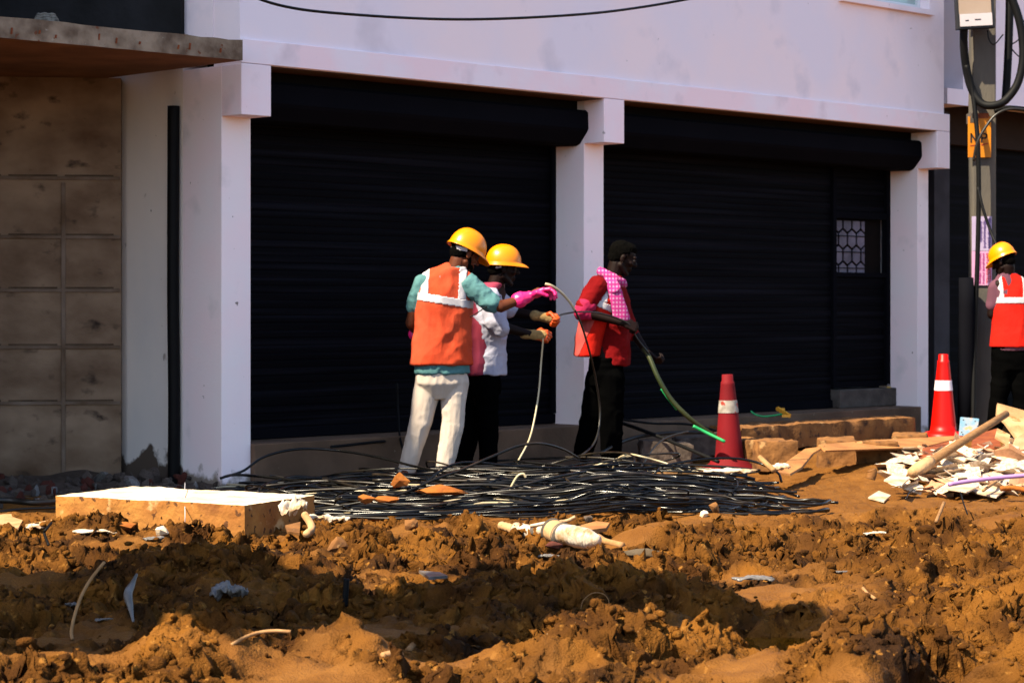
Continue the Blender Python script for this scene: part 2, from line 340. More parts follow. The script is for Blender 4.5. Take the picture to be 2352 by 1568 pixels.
def lumps(x, y, cell, seed, keep=.8):
    xs = x/cell; ys = y/cell; xi = np.floor(xs); yi = np.floor(ys); o = np.zeros_like(xs); z = np.zeros_like(xi)
    for a in (-1,0,1):
        for b in (-1,0,1):
            cx = xi+a; cy = yi+b; r = .30+.42*_h(cx,cy,z,seed+3)
            px = cx+_h(cx,cy,z,seed+1); py = cy+_h(cx,cy,z,seed+2)
            d = ((xs-px)**2+(ys-py)**2)/(r*r)
            o = np.maximum(o, np.where((d < 1) & (_h(cx,cy,z,seed+4) < keep), np.sqrt(np.maximum(0,1-d))*r, 0))
    return o*cell
def detail(x, y, q):
    wx = x+.034*vn2(x*11,y*11,71)+.015*vn2(x*36,y*36,73)+.006*vn2(x*95,y*95,75); wy = y+.034*vn2(x*11,y*11,72)+.015*vn2(x*36,y*36,74)+.006*vn2(x*95,y*95,76)
    d = -.036 + .42*lumps(wx, wy, .26, 100, .42) + .55*lumps(wx, wy, .10, 200, .55) + .80*lumps(wx, wy, .046, 300, .65) + .85*lumps(wx, wy, .023, 400, .65)
    d = d - 1.0*lumps(wx+9.1, wy, .15, 500, .28) - 1.15*lumps(wx, wy+7.3, .07, 600, .34) - .8*lumps(wx, wy+3.3, .036, 700, .3)
    rid = 1-np.abs(fbm(x, y, 9, 5, 61))*2
    d = d + .045*(rid-.55) + .016*fbm(x, y, 42, 3, 63)
    return q*d + (1-q)*(.006*fbm(x, y, 14, 4, 81))
def height(x, y):
    x = np.asarray(x, float); y = np.asarray(y, float); q = roughness(x, y)
    return macro(x, y) + detail(x, y, q)*np.clip((24-y)/4, 0, 1)
def hz(x, y): return float(height(np.array([x]), np.array([y]))[0])
def mz(x, y): return float(macro(np.array([x]), np.array([y]))[0])

def make_ground():
    xs = np.concatenate([-np.geomspace(120, 3.6, 34), np.arange(-3.5, 4.4, .0078), np.geomspace(4.5, 120, 32)])
    ys = np.concatenate([-np.geomspace(100, 1, 14), np.linspace(0, 5.3, 12), np.arange(5.5, 9, .010), np.arange(9, 12.4, .013), np.arange(12.4, 19, .035), np.geomspace(19.2, 160, 34)])
    nx, ny = len(xs), len(ys); X, Y = np.meshgrid(xs, ys); X = X.ravel(); Y = Y.ravel()
    Q = roughness(X, Y); mc = macro(X, Y); dt = detail(X, Y, Q); inside = (X > -3.5) & (X < 4.4) & (Y > 5.4) & (Y < 19)
    fade = np.clip((X+3.5)*5, 0, 1)*np.clip((4.4-X)*5, 0, 1)*np.clip((Y-5.4)*5, 0, 1)*np.clip((19-Y)*2, 0, 1)
    Z = mc*fade + dt*fade
    # push crumbs sideways so that they overhang
    k = fade*Q
    X2 = X + k*(.030*vn(X*16, Y*16, Z*30, 91) + .014*vn(X*42, Y*42, Z*60, 92)); Y2 = Y + k*(.034*vn(X*16, Y*16, Z*30, 93) + .016*vn(X*42, Y*42, Z*60, 94))
    co = np.stack([X2, Y2, Z], 1)
    i = np.arange((ny-1)*(nx-1)); r = i//(nx-1); c = i % (nx-1); a = r*nx+c
    quads = np.stack([a, a+1, a+nx+1, a+nx], 1).astype(np.int32)
    me = bpy.data.meshes.new('ground'); me.vertices.add(len(co)); me.vertices.foreach_set('co', co.ravel())
    me.loops.add(quads.size); me.loops.foreach_set('vertex_index', quads.ravel())
    me.polygons.add(len(quads)); me.polygons.foreach_set('loop_start', np.arange(0, quads.size, 4, dtype=np.int32))
    me.update(calc_edges=True); me.polygons.foreach_set('use_smooth', np.ones(len(quads), bool))
    at = me.attributes.new('clay', 'FLOAT', 'POINT'); at.data.foreach_set('value', (1-Q).astype(np.float32))
    return me

def mud_material(attr=True):
    m = mat('churned_mud', (.138,.053,.0072), (.038,.0138,.0024), 3.2, .92, 1.0, 110, lo=.34, hi=.62, detail=10, speck=[((.022,.009,.0028), 2.0, .57, .10), ((.18,.078,.015), 23, .62, .06), ((.20,.13,.07), 70, .735, .02)], spec=.08)
    n = m.node_tree.nodes; l = m.node_tree.links; p = n['Principled BSDF']
    if attr:
        a = n.new('ShaderNodeAttribute'); a.attribute_name = 'clay'
        src = p.inputs['Base Color'].links[0].from_socket
        mr = n.new('ShaderNodeMapRange'); mr.inputs[1].default_value = .35; mr.inputs[2].default_value = .95; l.new(a.outputs['Fac'], mr.inputs[0])
        nz = n.new('ShaderNodeTexNoise'); nz.inputs['Scale'].default_value = 6; nz.inputs['Detail'].default_value = 8
        tc = n.new('ShaderNodeTexCoord'); l.new(tc.outputs['Object'], nz.inputs['Vector'])
        rp = n.new('ShaderNodeValToRGB'); rp.color_ramp.elements[0].position = .35; rp.color_ramp.elements[1].position = .65
        rp.color_ramp.elements[0].color = (.112,.043,.0080,1); rp.color_ramp.elements[1].color = (.155,.065,.0145,1); l.new(nz.outputs['Fac'], rp.inputs[0])
        mx = n.new('ShaderNodeMix'); mx.data_type = 'RGBA'; l.new(mr.outputs[0], mx.inputs[0]); l.new(src, mx.inputs[6]); l.new(rp.outputs[0], mx.inputs[7])
        l.new(mx.outputs[2], p.inputs['Base Color'])
        m2 = n.new('ShaderNodeMapRange'); m2.inputs[3].default_value = .9; m2.inputs[4].default_value = .55; l.new(mr.outputs[0], m2.inputs[0]); l.new(m2.outputs[0], p.inputs['Roughness'])
    return m
M['mud'] = mud_material(); M['clod'] = mud_material(False)
ground = link('ground', make_ground(), M['mud']); tag(ground, 'churned orange brown mud and clay of the dug up street', kind='structure')

# loose crumbs of mud, too many to count: one object
def make_clods():
    vs = []; fs = []; base = 0
    protos = []
    for k in range(14):
        bm = bmesh.new(); bmesh.ops.create_icosphere(bm, subdivisions=2, radius=1)
        co = np.array([v.co[:] for v in bm.verts]); f = np.array([[v.index for v in fc.verts] for fc in bm.faces]); bm.free()
        r = 1 + .40*fbm(co[:,0]+k*9, co[:,1], 1.6, 3, k, co[:,2]); co = co*r[:,None]*np.array([1, random.uniform(.6,1), random.uniform(.5,.9)])
        protos.append((co, f))
    N = 24000; x = RNG.uniform(-3.0, 3.6, N); y = 6.0 + 7.2*RNG.uniform(0, 1, N)**1.15
    q = roughness(x, y); keep = RNG.uniform(0, 1, N) < np.clip(q*1.2-.1, .03, 1)
    keep &= np.abs(x) < y*.27+.1
    x = x[keep]; y = y[keep]; q = q[keep]; z = height(x, y)
    sz = .0035 + .018*RNG.uniform(0, 1, len(x))**3.2*(.3+q)
    big = RNG.uniform(0, 1, len(x)) < .022*q; sz = np.where(big, RNG.uniform(.018, .042, len(x)), sz)
    for i in range(len(x)):
        co, f = protos[i % 14]; a = random.uniform(0, 6.28); b = random.uniform(-.5, .5)
        Rm = np.array((Matrix.Rotation(a, 3, 'Z') @ Matrix.Rotation(b, 3, 'X')))
        vs.append(co @ Rm.T*sz[i] + np.array([x[i], y[i], z[i]+sz[i]*.3])); fs.append(f+base); base += len(co)
    v = np.concatenate(vs); f = np.concatenate(fs).astype(np.int32)
    me = bpy.data.meshes.new('mud_crumbs'); me.vertices.add(len(v)); me.vertices.foreach_set('co', v.ravel())
    me.loops.add(f.size); me.loops.foreach_set('vertex_index', f.ravel()); me.polygons.add(len(f)); me.polygons.foreach_set('loop_start', np.arange(0, f.size, 3, dtype=np.int32))
    me.update(calc_edges=True); me.polygons.foreach_set('use_smooth', np.ones(len(f), bool)); return me
tag(link('mud_crumbs', make_clods(), M['clod']), 'loose crumbs of mud strewn over the churned ground', 'mud crumbs', kind='stuff')

mw = bpy.data.materials.new('muddy_water'); mw.use_nodes = True; pw = mw.node_tree.nodes['Principled BSDF']
pw.inputs['Base Color'].default_value = (.10,.038,.002,1); pw.inputs['Roughness'].default_value = .05; pw.inputs['Specular IOR Level'].default_value = .5
w = MB(); w.prism([(.30*math.cos(a)*1.1, .17*math.sin(a)) for a in [k*math.pi/16 for k in range(32)]], (.98, 8.12, -.075), (1,0,0), (0,1,0), (0,0,.02))
tag(w.build('puddle_water', mw), 'small yellow brown puddle in a hollow of the mud', kind='structure')

# ------------------------------------------------------------------ the building with two shutters
ZL = 2.785; ZC = 2.45; ZF = .285; TOP = 7.2; DP = .19; DS = .52
sL = SA(551, 0); sL2 = SA(618, 0); sM = SA(1383, 0); sM2 = SA(1429, 0); sR = SA(2148, 0); sR2 = SA(2177, 0); sE = SA(2168, 0)
bld = empty('shop_building', F(0, 0, 0), 'two bay shop building painted pale lavender with black roller shutters', 'building')
off = -F(0, 0, 0)
def bp(mb, name, mats, **k):
    mb.v = [tuple(Vector(v) + off) for v in mb.v]; return mb.build(name, mats, bld, **k)
# upper wall with the window notch at its right end
wz0 = EYE + (700-20)/FPX*W(2020,0,1).y*0 + 0
swl = SA(1935, 0); swr = SA(2135, 0)
yw = F(swr, 0, 0).y; zw = EYE + (700-24)*yw/FPX
mb = MB(); mb.fbox(sL, swl, 0, .28, ZL, TOP); mb.fbox(swr, sE, 0, .28, ZL, TOP); mb.fbox(swl, swr, 0, .28, ZL, zw); mb.fbox(swl, swr, 0, .28, zw+1.2, TOP)
bp(mb, 'upper_wall', M['paint'])
mb = MB(); mb.fbox(sL-.006, sL+.24, .281, 3.2, ZC+.4, TOP-.003); bp(mb, 'upper_side_wall', M['paint'])
win = bp(MB().fbox(swl, swr, .10, .15, zw+.002, zw+.05).fbox(swr-.05, swr-.002, .10, .15, zw+.05, zw+1.19).fbox(swl+.002, swl+.05, .10, .15, zw+.05, zw+1.19), 'window', M['frame_white'])
MB().quadbox([Vector(F(a, d, z)) + off for z in (zw+.05, zw+1.19) for (a, d) in ((swl+.05,.12),(swr-.05,.12),(swr-.05,.13),(swl+.05,.13))]).build('pane', M['glass'], win)
bp(MB().fbox(swl-.06, swr+.02, -.05, -.002, zw-.05, zw-.005), 'window_sill', M['paint'])
# projecting band over the openings and the three stepped capitals
mb = MB(); mb.fbox(sL-.004, sR2, -.022, -.001, ZL+.003, 2.945); bp(mb, 'beam_band', M['band'], bevel=.004)
for a, b in ((sL-.004, sL2), (sM, sM2), (sR, sR2)):
    bp(MB().fbox(a, b, -.022, DP, ZC, ZL), 'pillar_capital', M['band'], bevel=.004)
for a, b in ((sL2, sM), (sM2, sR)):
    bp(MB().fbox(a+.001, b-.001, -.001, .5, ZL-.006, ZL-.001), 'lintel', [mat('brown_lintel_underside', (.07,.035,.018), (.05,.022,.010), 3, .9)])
pl = MB(); pl.fbox(sL-.004, sL2-.004, DP+.001, DS+.1, -.3, ZL-.001); bp(pl, 'pillar', M['pillar'], bevel=.004)
bp(MB().fbox(sM, sM2-.004, DP+.001, DS+.1, -.3, ZL-.001), 'pillar', M['pillar'], bevel=.004)
bp(MB().fbox(sR, sR2-.03, DP+.001, DS+.1, -.3, ZL-.001), 'pillar', M['pillar'], bevel=.004)
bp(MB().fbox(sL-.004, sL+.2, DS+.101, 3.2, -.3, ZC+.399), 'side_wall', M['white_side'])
# two patches where the plaster has fallen off the side wall
bp(MB().fbox(sL2-.003, sR+.001, DP-.04, 1.2, -.3, ZF), 'plinth', M['plinth'], bevel=.008)
bp(MB().fbox(sL+.2, sR2, 1.6, 1.7, -.3, TOP), 'back_wall', M['void'])
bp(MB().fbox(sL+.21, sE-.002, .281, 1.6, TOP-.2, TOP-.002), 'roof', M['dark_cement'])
# shutters: curved slats in one sheet
def shutter(s0, s1, zb, zt, wicket=None):
    prof = []; z = zb; pitch = .052
    while z < zt:
        for t, dd in ((0, .003), (.12, .0003), (.30, -.0006), (.5, -.0008), (.72, -.0006), (.9, .0003)):
            if z + t*pitch < zt: prof.append((z + t*pitch, dd))
        z += pitch
    m = MB(); n = 10; base = 0
    for (z, dd) in prof:
        for k in range(n+1):
            s = s0 + (s1-s0)*k/n; m.v.append(tuple(F(s, DS + dd, z)))
    for i in range(len(prof)-1):
        for k in range(n):
            a = i*(n+1)+k; m.f.append([a, a+1, a+n+2, a+n+1]); m.mi.append(0)
    return m
sw = SA(1908, DS)
sh1 = bp(shutter(sL2-.003, sM+.001, ZF+.07, ZC+.1), 'roller_shutter', M['shutter'])
def sub(mb, name, m, par, **k):
    mb.v = [tuple(Vector(v) + off) for v in mb.v]; return mb.build(name, m, par, **k)
sub(MB().fbox(sL2, sM, DS-.025, DS+.03, ZF+.004, ZF+.075), 'bottom_rail', M['hood'], sh1, bevel=.004)
sub(MB().fbox(sM-.045, sM+.001, DS-.03, DS-.012, ZF+.08, ZC-.002), 'guide_rail', M['hood'], sh1)
sub(MB().fbox(sL2, sL2+.045, DS-.03, DS-.012, ZF+.08, ZC-.002), 'guide_rail', M['hood'], sh1)
sh2 = bp(shutter(sM2-.003, sw, ZF+.07, ZC+.1), 'roller_shutter', M['shutter'])
sub(MB().fbox(sM2, sw-.002, DS-.025, DS+.03, ZF+.004, ZF+.075), 'bottom_rail', M['hood'], sh2, bevel=.004)
# drum hoods under the lintel, rough painted end on the pillar side
for a, b in ((sL2, sM), (sM2, sR)):
    prof = [(.50,2.705),(.17,2.705),(.145,2.685),(.14,2.56),(.155,2.535),(.23,2.45),(.27,2.435),(.50,2.44)]
    m = MB(); k = len(prof)
    for s in (a+.002, b-.003):
        for (d, z) in prof: m.v.append(tuple(F(s, d, z)))
    m.f.append(list(range(k))); m.f.append([k+i for i in range(k)]); m.mi += [0,0]
    for i in range(k): j = (i+1) % k; m.f.append([i, j, k+j, k+i]); m.mi.append(0)
    bp(m, 'drum_hood', M['hood'], smooth=False)
    bp(MB().fbox(a+.002, b-.003, .26, .49, 2.707, ZL-.007), 'hood_batten', M['void'])
# side door in the right shutter
zg0 = EYE + (700-625)/FPX*F(sw,DS,0).y; zg1 = EYE + (700-500)/FPX*F(sw,DS,0).y; zd0 = EYE - (890-700)/FPX*F(sw,DS,0).y
dr = bp(MB().fbox(sw+.002, sw+.05, DS-.03, DS+.03, zd0, ZC).fbox(sR-.055, sR+.001, DS-.03, DS+.03, zd0, ZC).fbox(sw+.05, sR-.055, DS-.028, DS+.03, zg0-.04, zg0).fbox(sw+.05, sR-.055, DS-.028, DS+.03, zg1, zg1+.06).fbox(sw+.05, sR-.055, DS-.02, DS+.03, zd0, zd0+.05), 'wicket_door', M['hood'])
m = shutter(sw+.05, sR-.055, zd0+.05, zg0-.04); sub(m, 'slat_panel', M['shutter'], dr)
m = shutter(sw+.05, sR-.055, zg1+.06, ZC+.1); sub(m, 'slat_panel', M['shutter'], dr)
gs0 = sw+.055; gs1 = SA(1990, DS); gs2 = sR-.06
sub(MB().fbox(gs0, gs2, DS+.04, DS+.05, zg0, zg1), 'door_window', M['void'], dr)
def hexcell(m, sc, zc, w, h, z0, z1, s0, s1):
    P = [(-w,-h*.6),(0,-h),(w,-h*.6),(w,h*.6),(0,h),(-w,h*.6)]
    P = [(min(max(sc+x, s0), s1), min(max(zc+z, z0), z1)) for x, z in P]
    if max(p[0] for p in P)-min(p[0] for p in P) < .01 or max(p[1] for p in P)-min(p[1] for p in P) < .02: return
    n = len(m.v)
    for d in (DS+.02, DS+.03):
        for (s, z) in P: m.v.append(tuple(F(s, d, z)))
    m.f += [[n+i for i in range(6)], [n+6+i for i in range(6)]] + [[n+i, n+(i+1)%6, n+6+(i+1)%6, n+6+i] for i in range(6)]; m.mi += [0]*8
m = MB(); cw = .072; chh = .085
for r in range(6):
    for c in range(7):
        hexcell(m, gs0 + .02 + c*2*cw*1.14*.82 + (cw*.94 if r % 2 else 0), zg0 + .01 + r*chh*1.72, cw*.74, chh*.94, zg0+.001, zg1-.02-.0*c, gs0, gs1)
sub(m, 'grille_pane', M['grille_pane'], dr)
m = MB()
for r in range(6): m.fbox(gs0, gs1, DS+.012, DS+.019, zg0 + .04 + r*chh*1.72*.99 - .004, zg0 + .04 + r*chh*1.72*.99 + .004)
sub(m, 'grille_bar', M['hood'], dr)
bp(MB().fbox(sw+.004, sR-.002, DS-.10, DS+.3, ZF+.002, zd0-.02), 'door_sill', M['sill'], bevel=.008)
p = F(sR-.07, DS-.06, zd0-.01)
lk = empty('padlock', p, 'small brass padlock hanging at the foot of the side door', 'padlock')
MB().box(-.022,.022,-.01,.01,-.05,0).build('lock_body', M['lock'], lk, bevel=.005)
MB().tube([(.014*math.cos(a), 0, .014*math.sin(a)+.006) for a in [k*math.pi/8 for k in range(9)]], .004, 6).build('shackle', M['steel'], lk, smooth=True)

# ------------------------------------------------------------------ neighbour on the left: porch slab, sooty block wall, dark upper storey
E0 = W(558, 138, 13.95); E1 = W(0, 97, 12.76); ed = Vector((E0.x-E1.x, E0.y-E1.y)).normalized(); ZU = 2.775
lb = empty('porch_building', (-4, 15, 0), 'unfinished neighbouring building with projecting concrete slab and sooty block wall', 'building')
o2 = -Vector((-4, 15, 0))
def lp(mb, name, mats, **k):
    mb.v = [tuple(Vector(v) + o2) for v in mb.v]; return mb.build(name, mats, lb, **k)
c1 = Vector((E0.x, E0.y)); c0 = c1 - ed*6.5
back = Vector((-ed.y, ed.x)); 
q1 = F(sL-.012, .30, 0); q1 = Vector((q1.x, q1.y)); 
m = MB(); nseg = 60; rr = random.Random(3)
ring = []
for i in range(nseg+1):
    p = c0.lerp(c1, i/nseg); j = Vector((rr.uniform(-.008,.008), rr.uniform(-.008,.008))); dz = rr.uniform(-.007,.007)
    bk = (F(sL-.012, 3.2, 0) - Vector((q1.x, q1.y, 0)))
    e = p + Vector((B.x, B.y))*( .33 if False else 3.0)
    ring.append((p+j, e, dz))
for (p, e, dz) in ring:
    m.v += [(p.x, p.y, ZU), (p.x, p.y, ZU+.125+dz), (e.x, e.y, ZU+.125), (e.x, e.y, ZU)]
for i in range(nseg):
    a = i*4; b = a+4
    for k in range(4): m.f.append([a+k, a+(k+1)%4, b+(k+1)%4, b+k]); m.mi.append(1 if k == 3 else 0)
m.f += [[0,1,2,3],[nseg*4+3,nseg*4+2,nseg*4+1,nseg*4]]; m.mi += [0,0]
# trim the slab where it would enter the side wall
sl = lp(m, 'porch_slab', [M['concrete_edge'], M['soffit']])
M['soot'] = mat('soot_in_joint', (.055,.032,.018), (.10,.065,.04), 9, .95)
wl = W(271, 700, 15.02); wr = W(-1400, 700, 14.4)
dv = Vector((wr.x-wl.x, wr.y-wl.y)).normalized(); nv = Vector((-dv.y, dv.x)); nv = nv if nv.y > 0 else -nv
def wq(t0, t1, e0, e1, z0, z1):
    P = [Vector((wl.x, wl.y)) + dv*t + nv*e for t, e in ((t0,e0),(t1,e0),(t1,e1),(t0,e1))]
    return [Vector((p.x, p.y, z)) for z in (z0, z1) for p in P]
m = MB().quadbox(wq(-.02, 5.5, 0, .2, -.3, ZU-.002))
lp(m, 'block_wall', M['block_wall'])
m = MB()
tv = [-.3, (285-162)/333, (285-14)/333, (285+134)/333, (285+280)/333, 2.15, 2.6, 3.05]
for t in tv[1:]: m.quadbox(wq(t-.014, t+.014, -.014, -.001, -.2, 2.05))
for py in (410, 545, 667, 797, 925):
    z = EYE - (py-700)/FPX*15; m.quadbox(wq(-.015, 5.0, -.013, -.0015, z-.012, z+.012))
lp(m, 'wall_joint', mat('plaster_rib', (.20,.145,.11), (.10,.06,.035), 4, .9, .3, 40), bevel=.003)
for py in (410, 545, 667, 797, 925):      # soot caught along the top of each joint
    z = EYE - (py-700)/FPX*15
    for t0 in (.02, .40, .78, 1.18): lp(MB().quadbox(wq(t0+.01, t0+.34, -.006, -.0012, z+.013, z+.024)), 'soot_line', M['soot'])
for k in range(15):
    t = .18 + k*.19 + .06*math.sin(k*2.3); p = c1 - ed*t; h_ = .028 + .012*math.sin(k*1.7)
    zz = ZU + .035 + .03*math.sin(k*3.1)
    nn = Vector((ed.y, -ed.x)); nn = nn if nn.y < 0 else -nn; a = p + nn*.006
    lp(MB().bar((a.x, a.y, zz), (a.x+.004, a.y, zz+h_), .007, .012, (nn.x, nn.y, 0)), 'rebar_stub', M['rust'])
# upper storey set back over the slab
e0 = W(-900, 0, 15.4); e1 = W(415, 0, 14.55)
dq = Vector((e1.x-e0.x, e1.y-e0.y)).normalized(); nq = Vector((-dq.y, dq.x))
P = [Vector((e0.x, e0.y)), Vector((e1.x, e1.y)), Vector((e1.x, e1.y))+nq*.3, Vector((e0.x, e0.y))+nq*.3]
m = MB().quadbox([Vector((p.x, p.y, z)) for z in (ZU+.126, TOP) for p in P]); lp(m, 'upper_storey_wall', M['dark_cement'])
for dz, dx in ((.0,0),(.05,-.03)):
    p = e1 + Vector((.04+dx, -.06, 0)); lp(MB().box(p.x-.03, p.x+.05, p.y-.03, p.y+.03, ZU+.127+dz, ZU+.17+dz*1.2), 'mortar_lump', M['sack'])
# tall unseen block added farther along the street to keep the porch in shade
tb = MB(); m_ = tb
far0 = Vector((q1.x, q1.y)) - U*4.1; far1 = far0 - U*6
def fq(a, b, c, d, z0, z1):
    P = [a, b, b + B*c, a + B*c]; return [Vector((p.x, p.y, z)) for z in (z0, z1) for p in P]
fA = Vector((A0.x, A0.y)) - U*4.2 + B*.12; fB = fA - U*7
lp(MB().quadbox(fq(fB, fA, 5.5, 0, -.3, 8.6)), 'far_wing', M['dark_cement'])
# painted black drain strip on the white side wall
def dAt(px):   # distance behind the front, on the side wall plane
    lo, hi = -.5, 4
    for _ in range(50):
        mid = (lo+hi)/2; q = F(sL-.002, mid, 0)
        if 1176 + q.x/q.y*FPX > px: lo = mid
        else: hi = mid
    return lo
dpp = dAt(412); c = F(sL-.05, dpp, 0); zt = EYE + (700-262)/FPX*c.y
pts = [(c.x, c.y, -.1), (c.x+.004, c.y, .6), (c.x-.003, c.y, 1.3), (c.x, c.y, zt-.04), (c.x, c.y, zt-.012), (c.x, c.y, zt)]
MBp = MB().tube(spline(pts, 6), [.041]*25 + [.040,.038,.034,.028,.018,.006][:len(spline(pts,6))-25], 16)
dp = empty('drain_pipe', (c.x, c.y, 0), 'black vertical drain pipe on the white side wall', 'pipe')
MBp.v = [tuple(Vector(v) - Vector((c.x, c.y, 0))) for v in MBp.v]; MBp.build('pipe_body', M['black_pipe'], dp, smooth=True)

# ------------------------------------------------------------------ neighbour on the right
rb = empty('right_building', F(9.3, .5, 0), 'dark fronted neighbouring building with pale lavender upper wall', 'building')
o3 = -F(9.3, .5, 0)
def rp_(mb, name, mats, **k):
    mb.v = [tuple(Vector(v) + o3) for v in mb.v]; return mb.build(name, mats, rb, **k)
s_a = sR2 + .02; DN = .55
rp_(MB().fbox(SA(2212,DN), 18, DN, DN+.25, EYE+460/FPX*F(SA(2260,DN),DN,0).y, TOP), 'upper_wall', M['paint'])
za = EYE+457/FPX*F(SA(2200,DN),DN,0).y
rp_(MB().fbox(SA(2176,DN-.05), SA(2224,DN-.05), DN-.05, DN+.24, za, za+.15), 'beam_end', M['paint'])
rp_(MB().fbox(SA(2146,.9), SA(2181,.9), .9, 1.1, -.3, za-.01), 'pilaster', mat('dark_grey_render', (.035,.031,.036), (.02,.017,.02), 4, .9, .3, 30))
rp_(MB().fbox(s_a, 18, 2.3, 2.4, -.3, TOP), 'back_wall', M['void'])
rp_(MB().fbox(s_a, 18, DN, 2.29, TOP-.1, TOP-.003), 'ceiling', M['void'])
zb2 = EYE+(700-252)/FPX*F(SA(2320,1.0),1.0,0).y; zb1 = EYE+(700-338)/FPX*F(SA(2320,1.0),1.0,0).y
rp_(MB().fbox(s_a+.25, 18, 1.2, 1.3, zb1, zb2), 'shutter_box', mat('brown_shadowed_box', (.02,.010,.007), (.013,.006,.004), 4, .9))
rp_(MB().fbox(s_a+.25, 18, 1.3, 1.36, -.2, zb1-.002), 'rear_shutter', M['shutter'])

# ------------------------------------------------------------------ people: shapes are grown as one closed skin over overlapping limbs
_ico = None
def ico():
    global _ico
    if _ico is None:
        bm = bmesh.new(); bmesh.ops.create_icosphere(bm, subdivisions=3, radius=1)
        _ico = (np.array([v.co[:] for v in bm.verts]), [[v.index for v in f.verts] for f in bm.faces]); bm.free()
    return _ico
def add_ell(m, c, r, mtx=None):
    co, f = ico(); co = co*np.array(r)
    if mtx is not None: co = co @ np.array(mtx.to_3x3()).T
    n = len(m.v); m.v += [tuple(p) for p in co + np.array(c)]; m.f += [[n+i for i in q] for q in f]; m.mi += [0]*len(f)
def add_cap(m, a, b, ra, rb, flat=1.0, fdir=None, n=14):       # tapered limb with round ends; flat < 1 squeezes it along fdir
    a = Vector(a); b = Vector(b); d = (b-a); L = d.length
    if L < 1e-6: return add_ell(m, a, (ra,)*3)
    d /= L; y = Vector(fdir) if fdir is not None else d.orthogonal(); y = (y - d*y.dot(d)).normalized(); x = d.cross(y)
    rows = []
    for k in range(5): t = math.pi/2*k/5; rows.append((-math.cos(t)*ra, math.sin(t)*ra))
    for k in range(7): t = k/6; rows.append((L*t, ra+(rb-ra)*t))
    for k in range(1, 6): t = math.pi/2*k/5; rows.append((L+math.sin(t)*rb, math.cos(t)*rb))
    rows[0] = (-ra, ra*.02); rows[-1] = (L+rb, rb*.02)
    base = len(m.v)
    for (h, r) in rows:
        for k in range(n):
            t = 2*math.pi*k/n; m.v.append(tuple(a + d*h + x*math.cos(t)*r + y*math.sin(t)*r*flat))
    for i in range(len(rows)-1):
        for k in range(n): k2 = (k+1) % n; m.f.append([base+i*n+k, base+i*n+k2, base+(i+1)*n+k2, base+(i+1)*n+k]); m.mi.append(0)
    m.f.append([base+k for k in range(n)][::-1]); m.f.append([base+(len(rows)-1)*n+k for k in range(n)]); m.mi += [0,0]
def add_loft(m, rings, n=28, power=2.3):      # rings: (centre, half width, half depth, turn)
    base = len(m.v)
    for (c, rx, ry, yaw) in rings:
        for k in range(n):
            t = 2*math.pi*k/n; ct, st = math.cos(t), math.sin(t)
            x = math.copysign(abs(ct)**(2/power), ct)*rx; y = math.copysign(abs(st)**(2/power), st)*ry
            m.v.append((c[0]+x*math.cos(yaw)-y*math.sin(yaw), c[1]+x*math.sin(yaw)+y*math.cos(yaw), c[2]))
    for i in range(len(rings)-1):
        for k in range(n): k2 = (k+1) % n; m.f.append([base+i*n+k, base+i*n+k2, base+(i+1)*n+k2, base+(i+1)*n+k]); m.mi.append(0)
    m.f.append([base+k for k in range(n)][::-1]); m.f.append([base+(len(rings)-1)*n+k for k in range(n)]); m.mi += [0,0]
def skin(m, voxel, smooth=3, fold=None, name='m'):
    """one closed surface over everything in m; fold = (amplitude, scale x, y, z, seed)"""
    me = m.mesh(name); o = bpy.data.objects.new('t', me); COL.objects.link(o)
    r = o.modifiers.new('r', 'REMESH'); r.mode = 'VOXEL'; r.voxel_size = voxel; r.use_smooth_shade = True
    s = o.modifiers.new('s', 'SMOOTH'); s.factor = .5; s.iterations = smooth
    dg = bpy.context.evaluated_depsgraph_get(); out = bpy.data.meshes.new_from_object(o.evaluated_get(dg))
    bpy.data.objects.remove(o); out.name = name
    if fold:
        for fd in (fold if isinstance(fold, list) else [fold]):
            amp, sx, sy, sz, sd = fd; n = len(out.vertices); co = np.zeros(n*3); out.vertices.foreach_get('co', co); co = co.reshape(-1,3)
            nn = np.zeros(n*3); out.vertices.foreach_get('normal', nn); nn = nn.reshape(-1,3)
            wx = co[:,0]*sx + .6*vn(co[:,0]*5, co[:,1]*5, co[:,2]*5, sd+5); wz = co[:,2]*sz + .6*vn(co[:,0]*6, co[:,1]*6, co[:,2]*6, sd+6)
            v = 1 - 2*np.abs(vn(wx, co[:,1]*sy, wz, sd)); v2 = vn(wx*2.1, co[:,1]*sy*2, wz*2.1, sd+1)
            co = co + nn*(amp*(v*.8+.35*v2))[:,None]
            out.vertices.foreach_set('co', co.ravel()); out.update()
    out.polygons.foreach_set('use_smooth', [True]*len(out.polygons)); return out
def patch(me, pred, off, name, mat_, parent):       # a strip of tape lying on a garment: faces chosen by place, lifted off by off, real thickness
    n = len(me.vertices); co = np.zeros(n*3); me.vertices.foreach_get('co', co); co = co.reshape(-1,3)
    nn = np.zeros(n*3); me.vertices.foreach_get('normal', nn); nn = nn.reshape(-1,3)
    ok = pred(co, nn); used = {}; vs = []; fs = []
    for p in me.polygons:
        vv = list(p.vertices)
        if all(ok[i] for i in vv):
            q = []
            for i in vv:
                if i not in used: used[i] = len(vs); vs.append(tuple(co[i]+nn[i]*off))
                q.append(used[i])
            fs.append(q)
    m2 = bpy.data.meshes.new(name); m2.from_pydata(vs, [], fs); m2.update()
    o = link(name, m2, mat_, parent, None, True); s = o.modifiers.new('thick', 'SOLIDIFY'); s.thickness = .004; s.offset = -1; return o

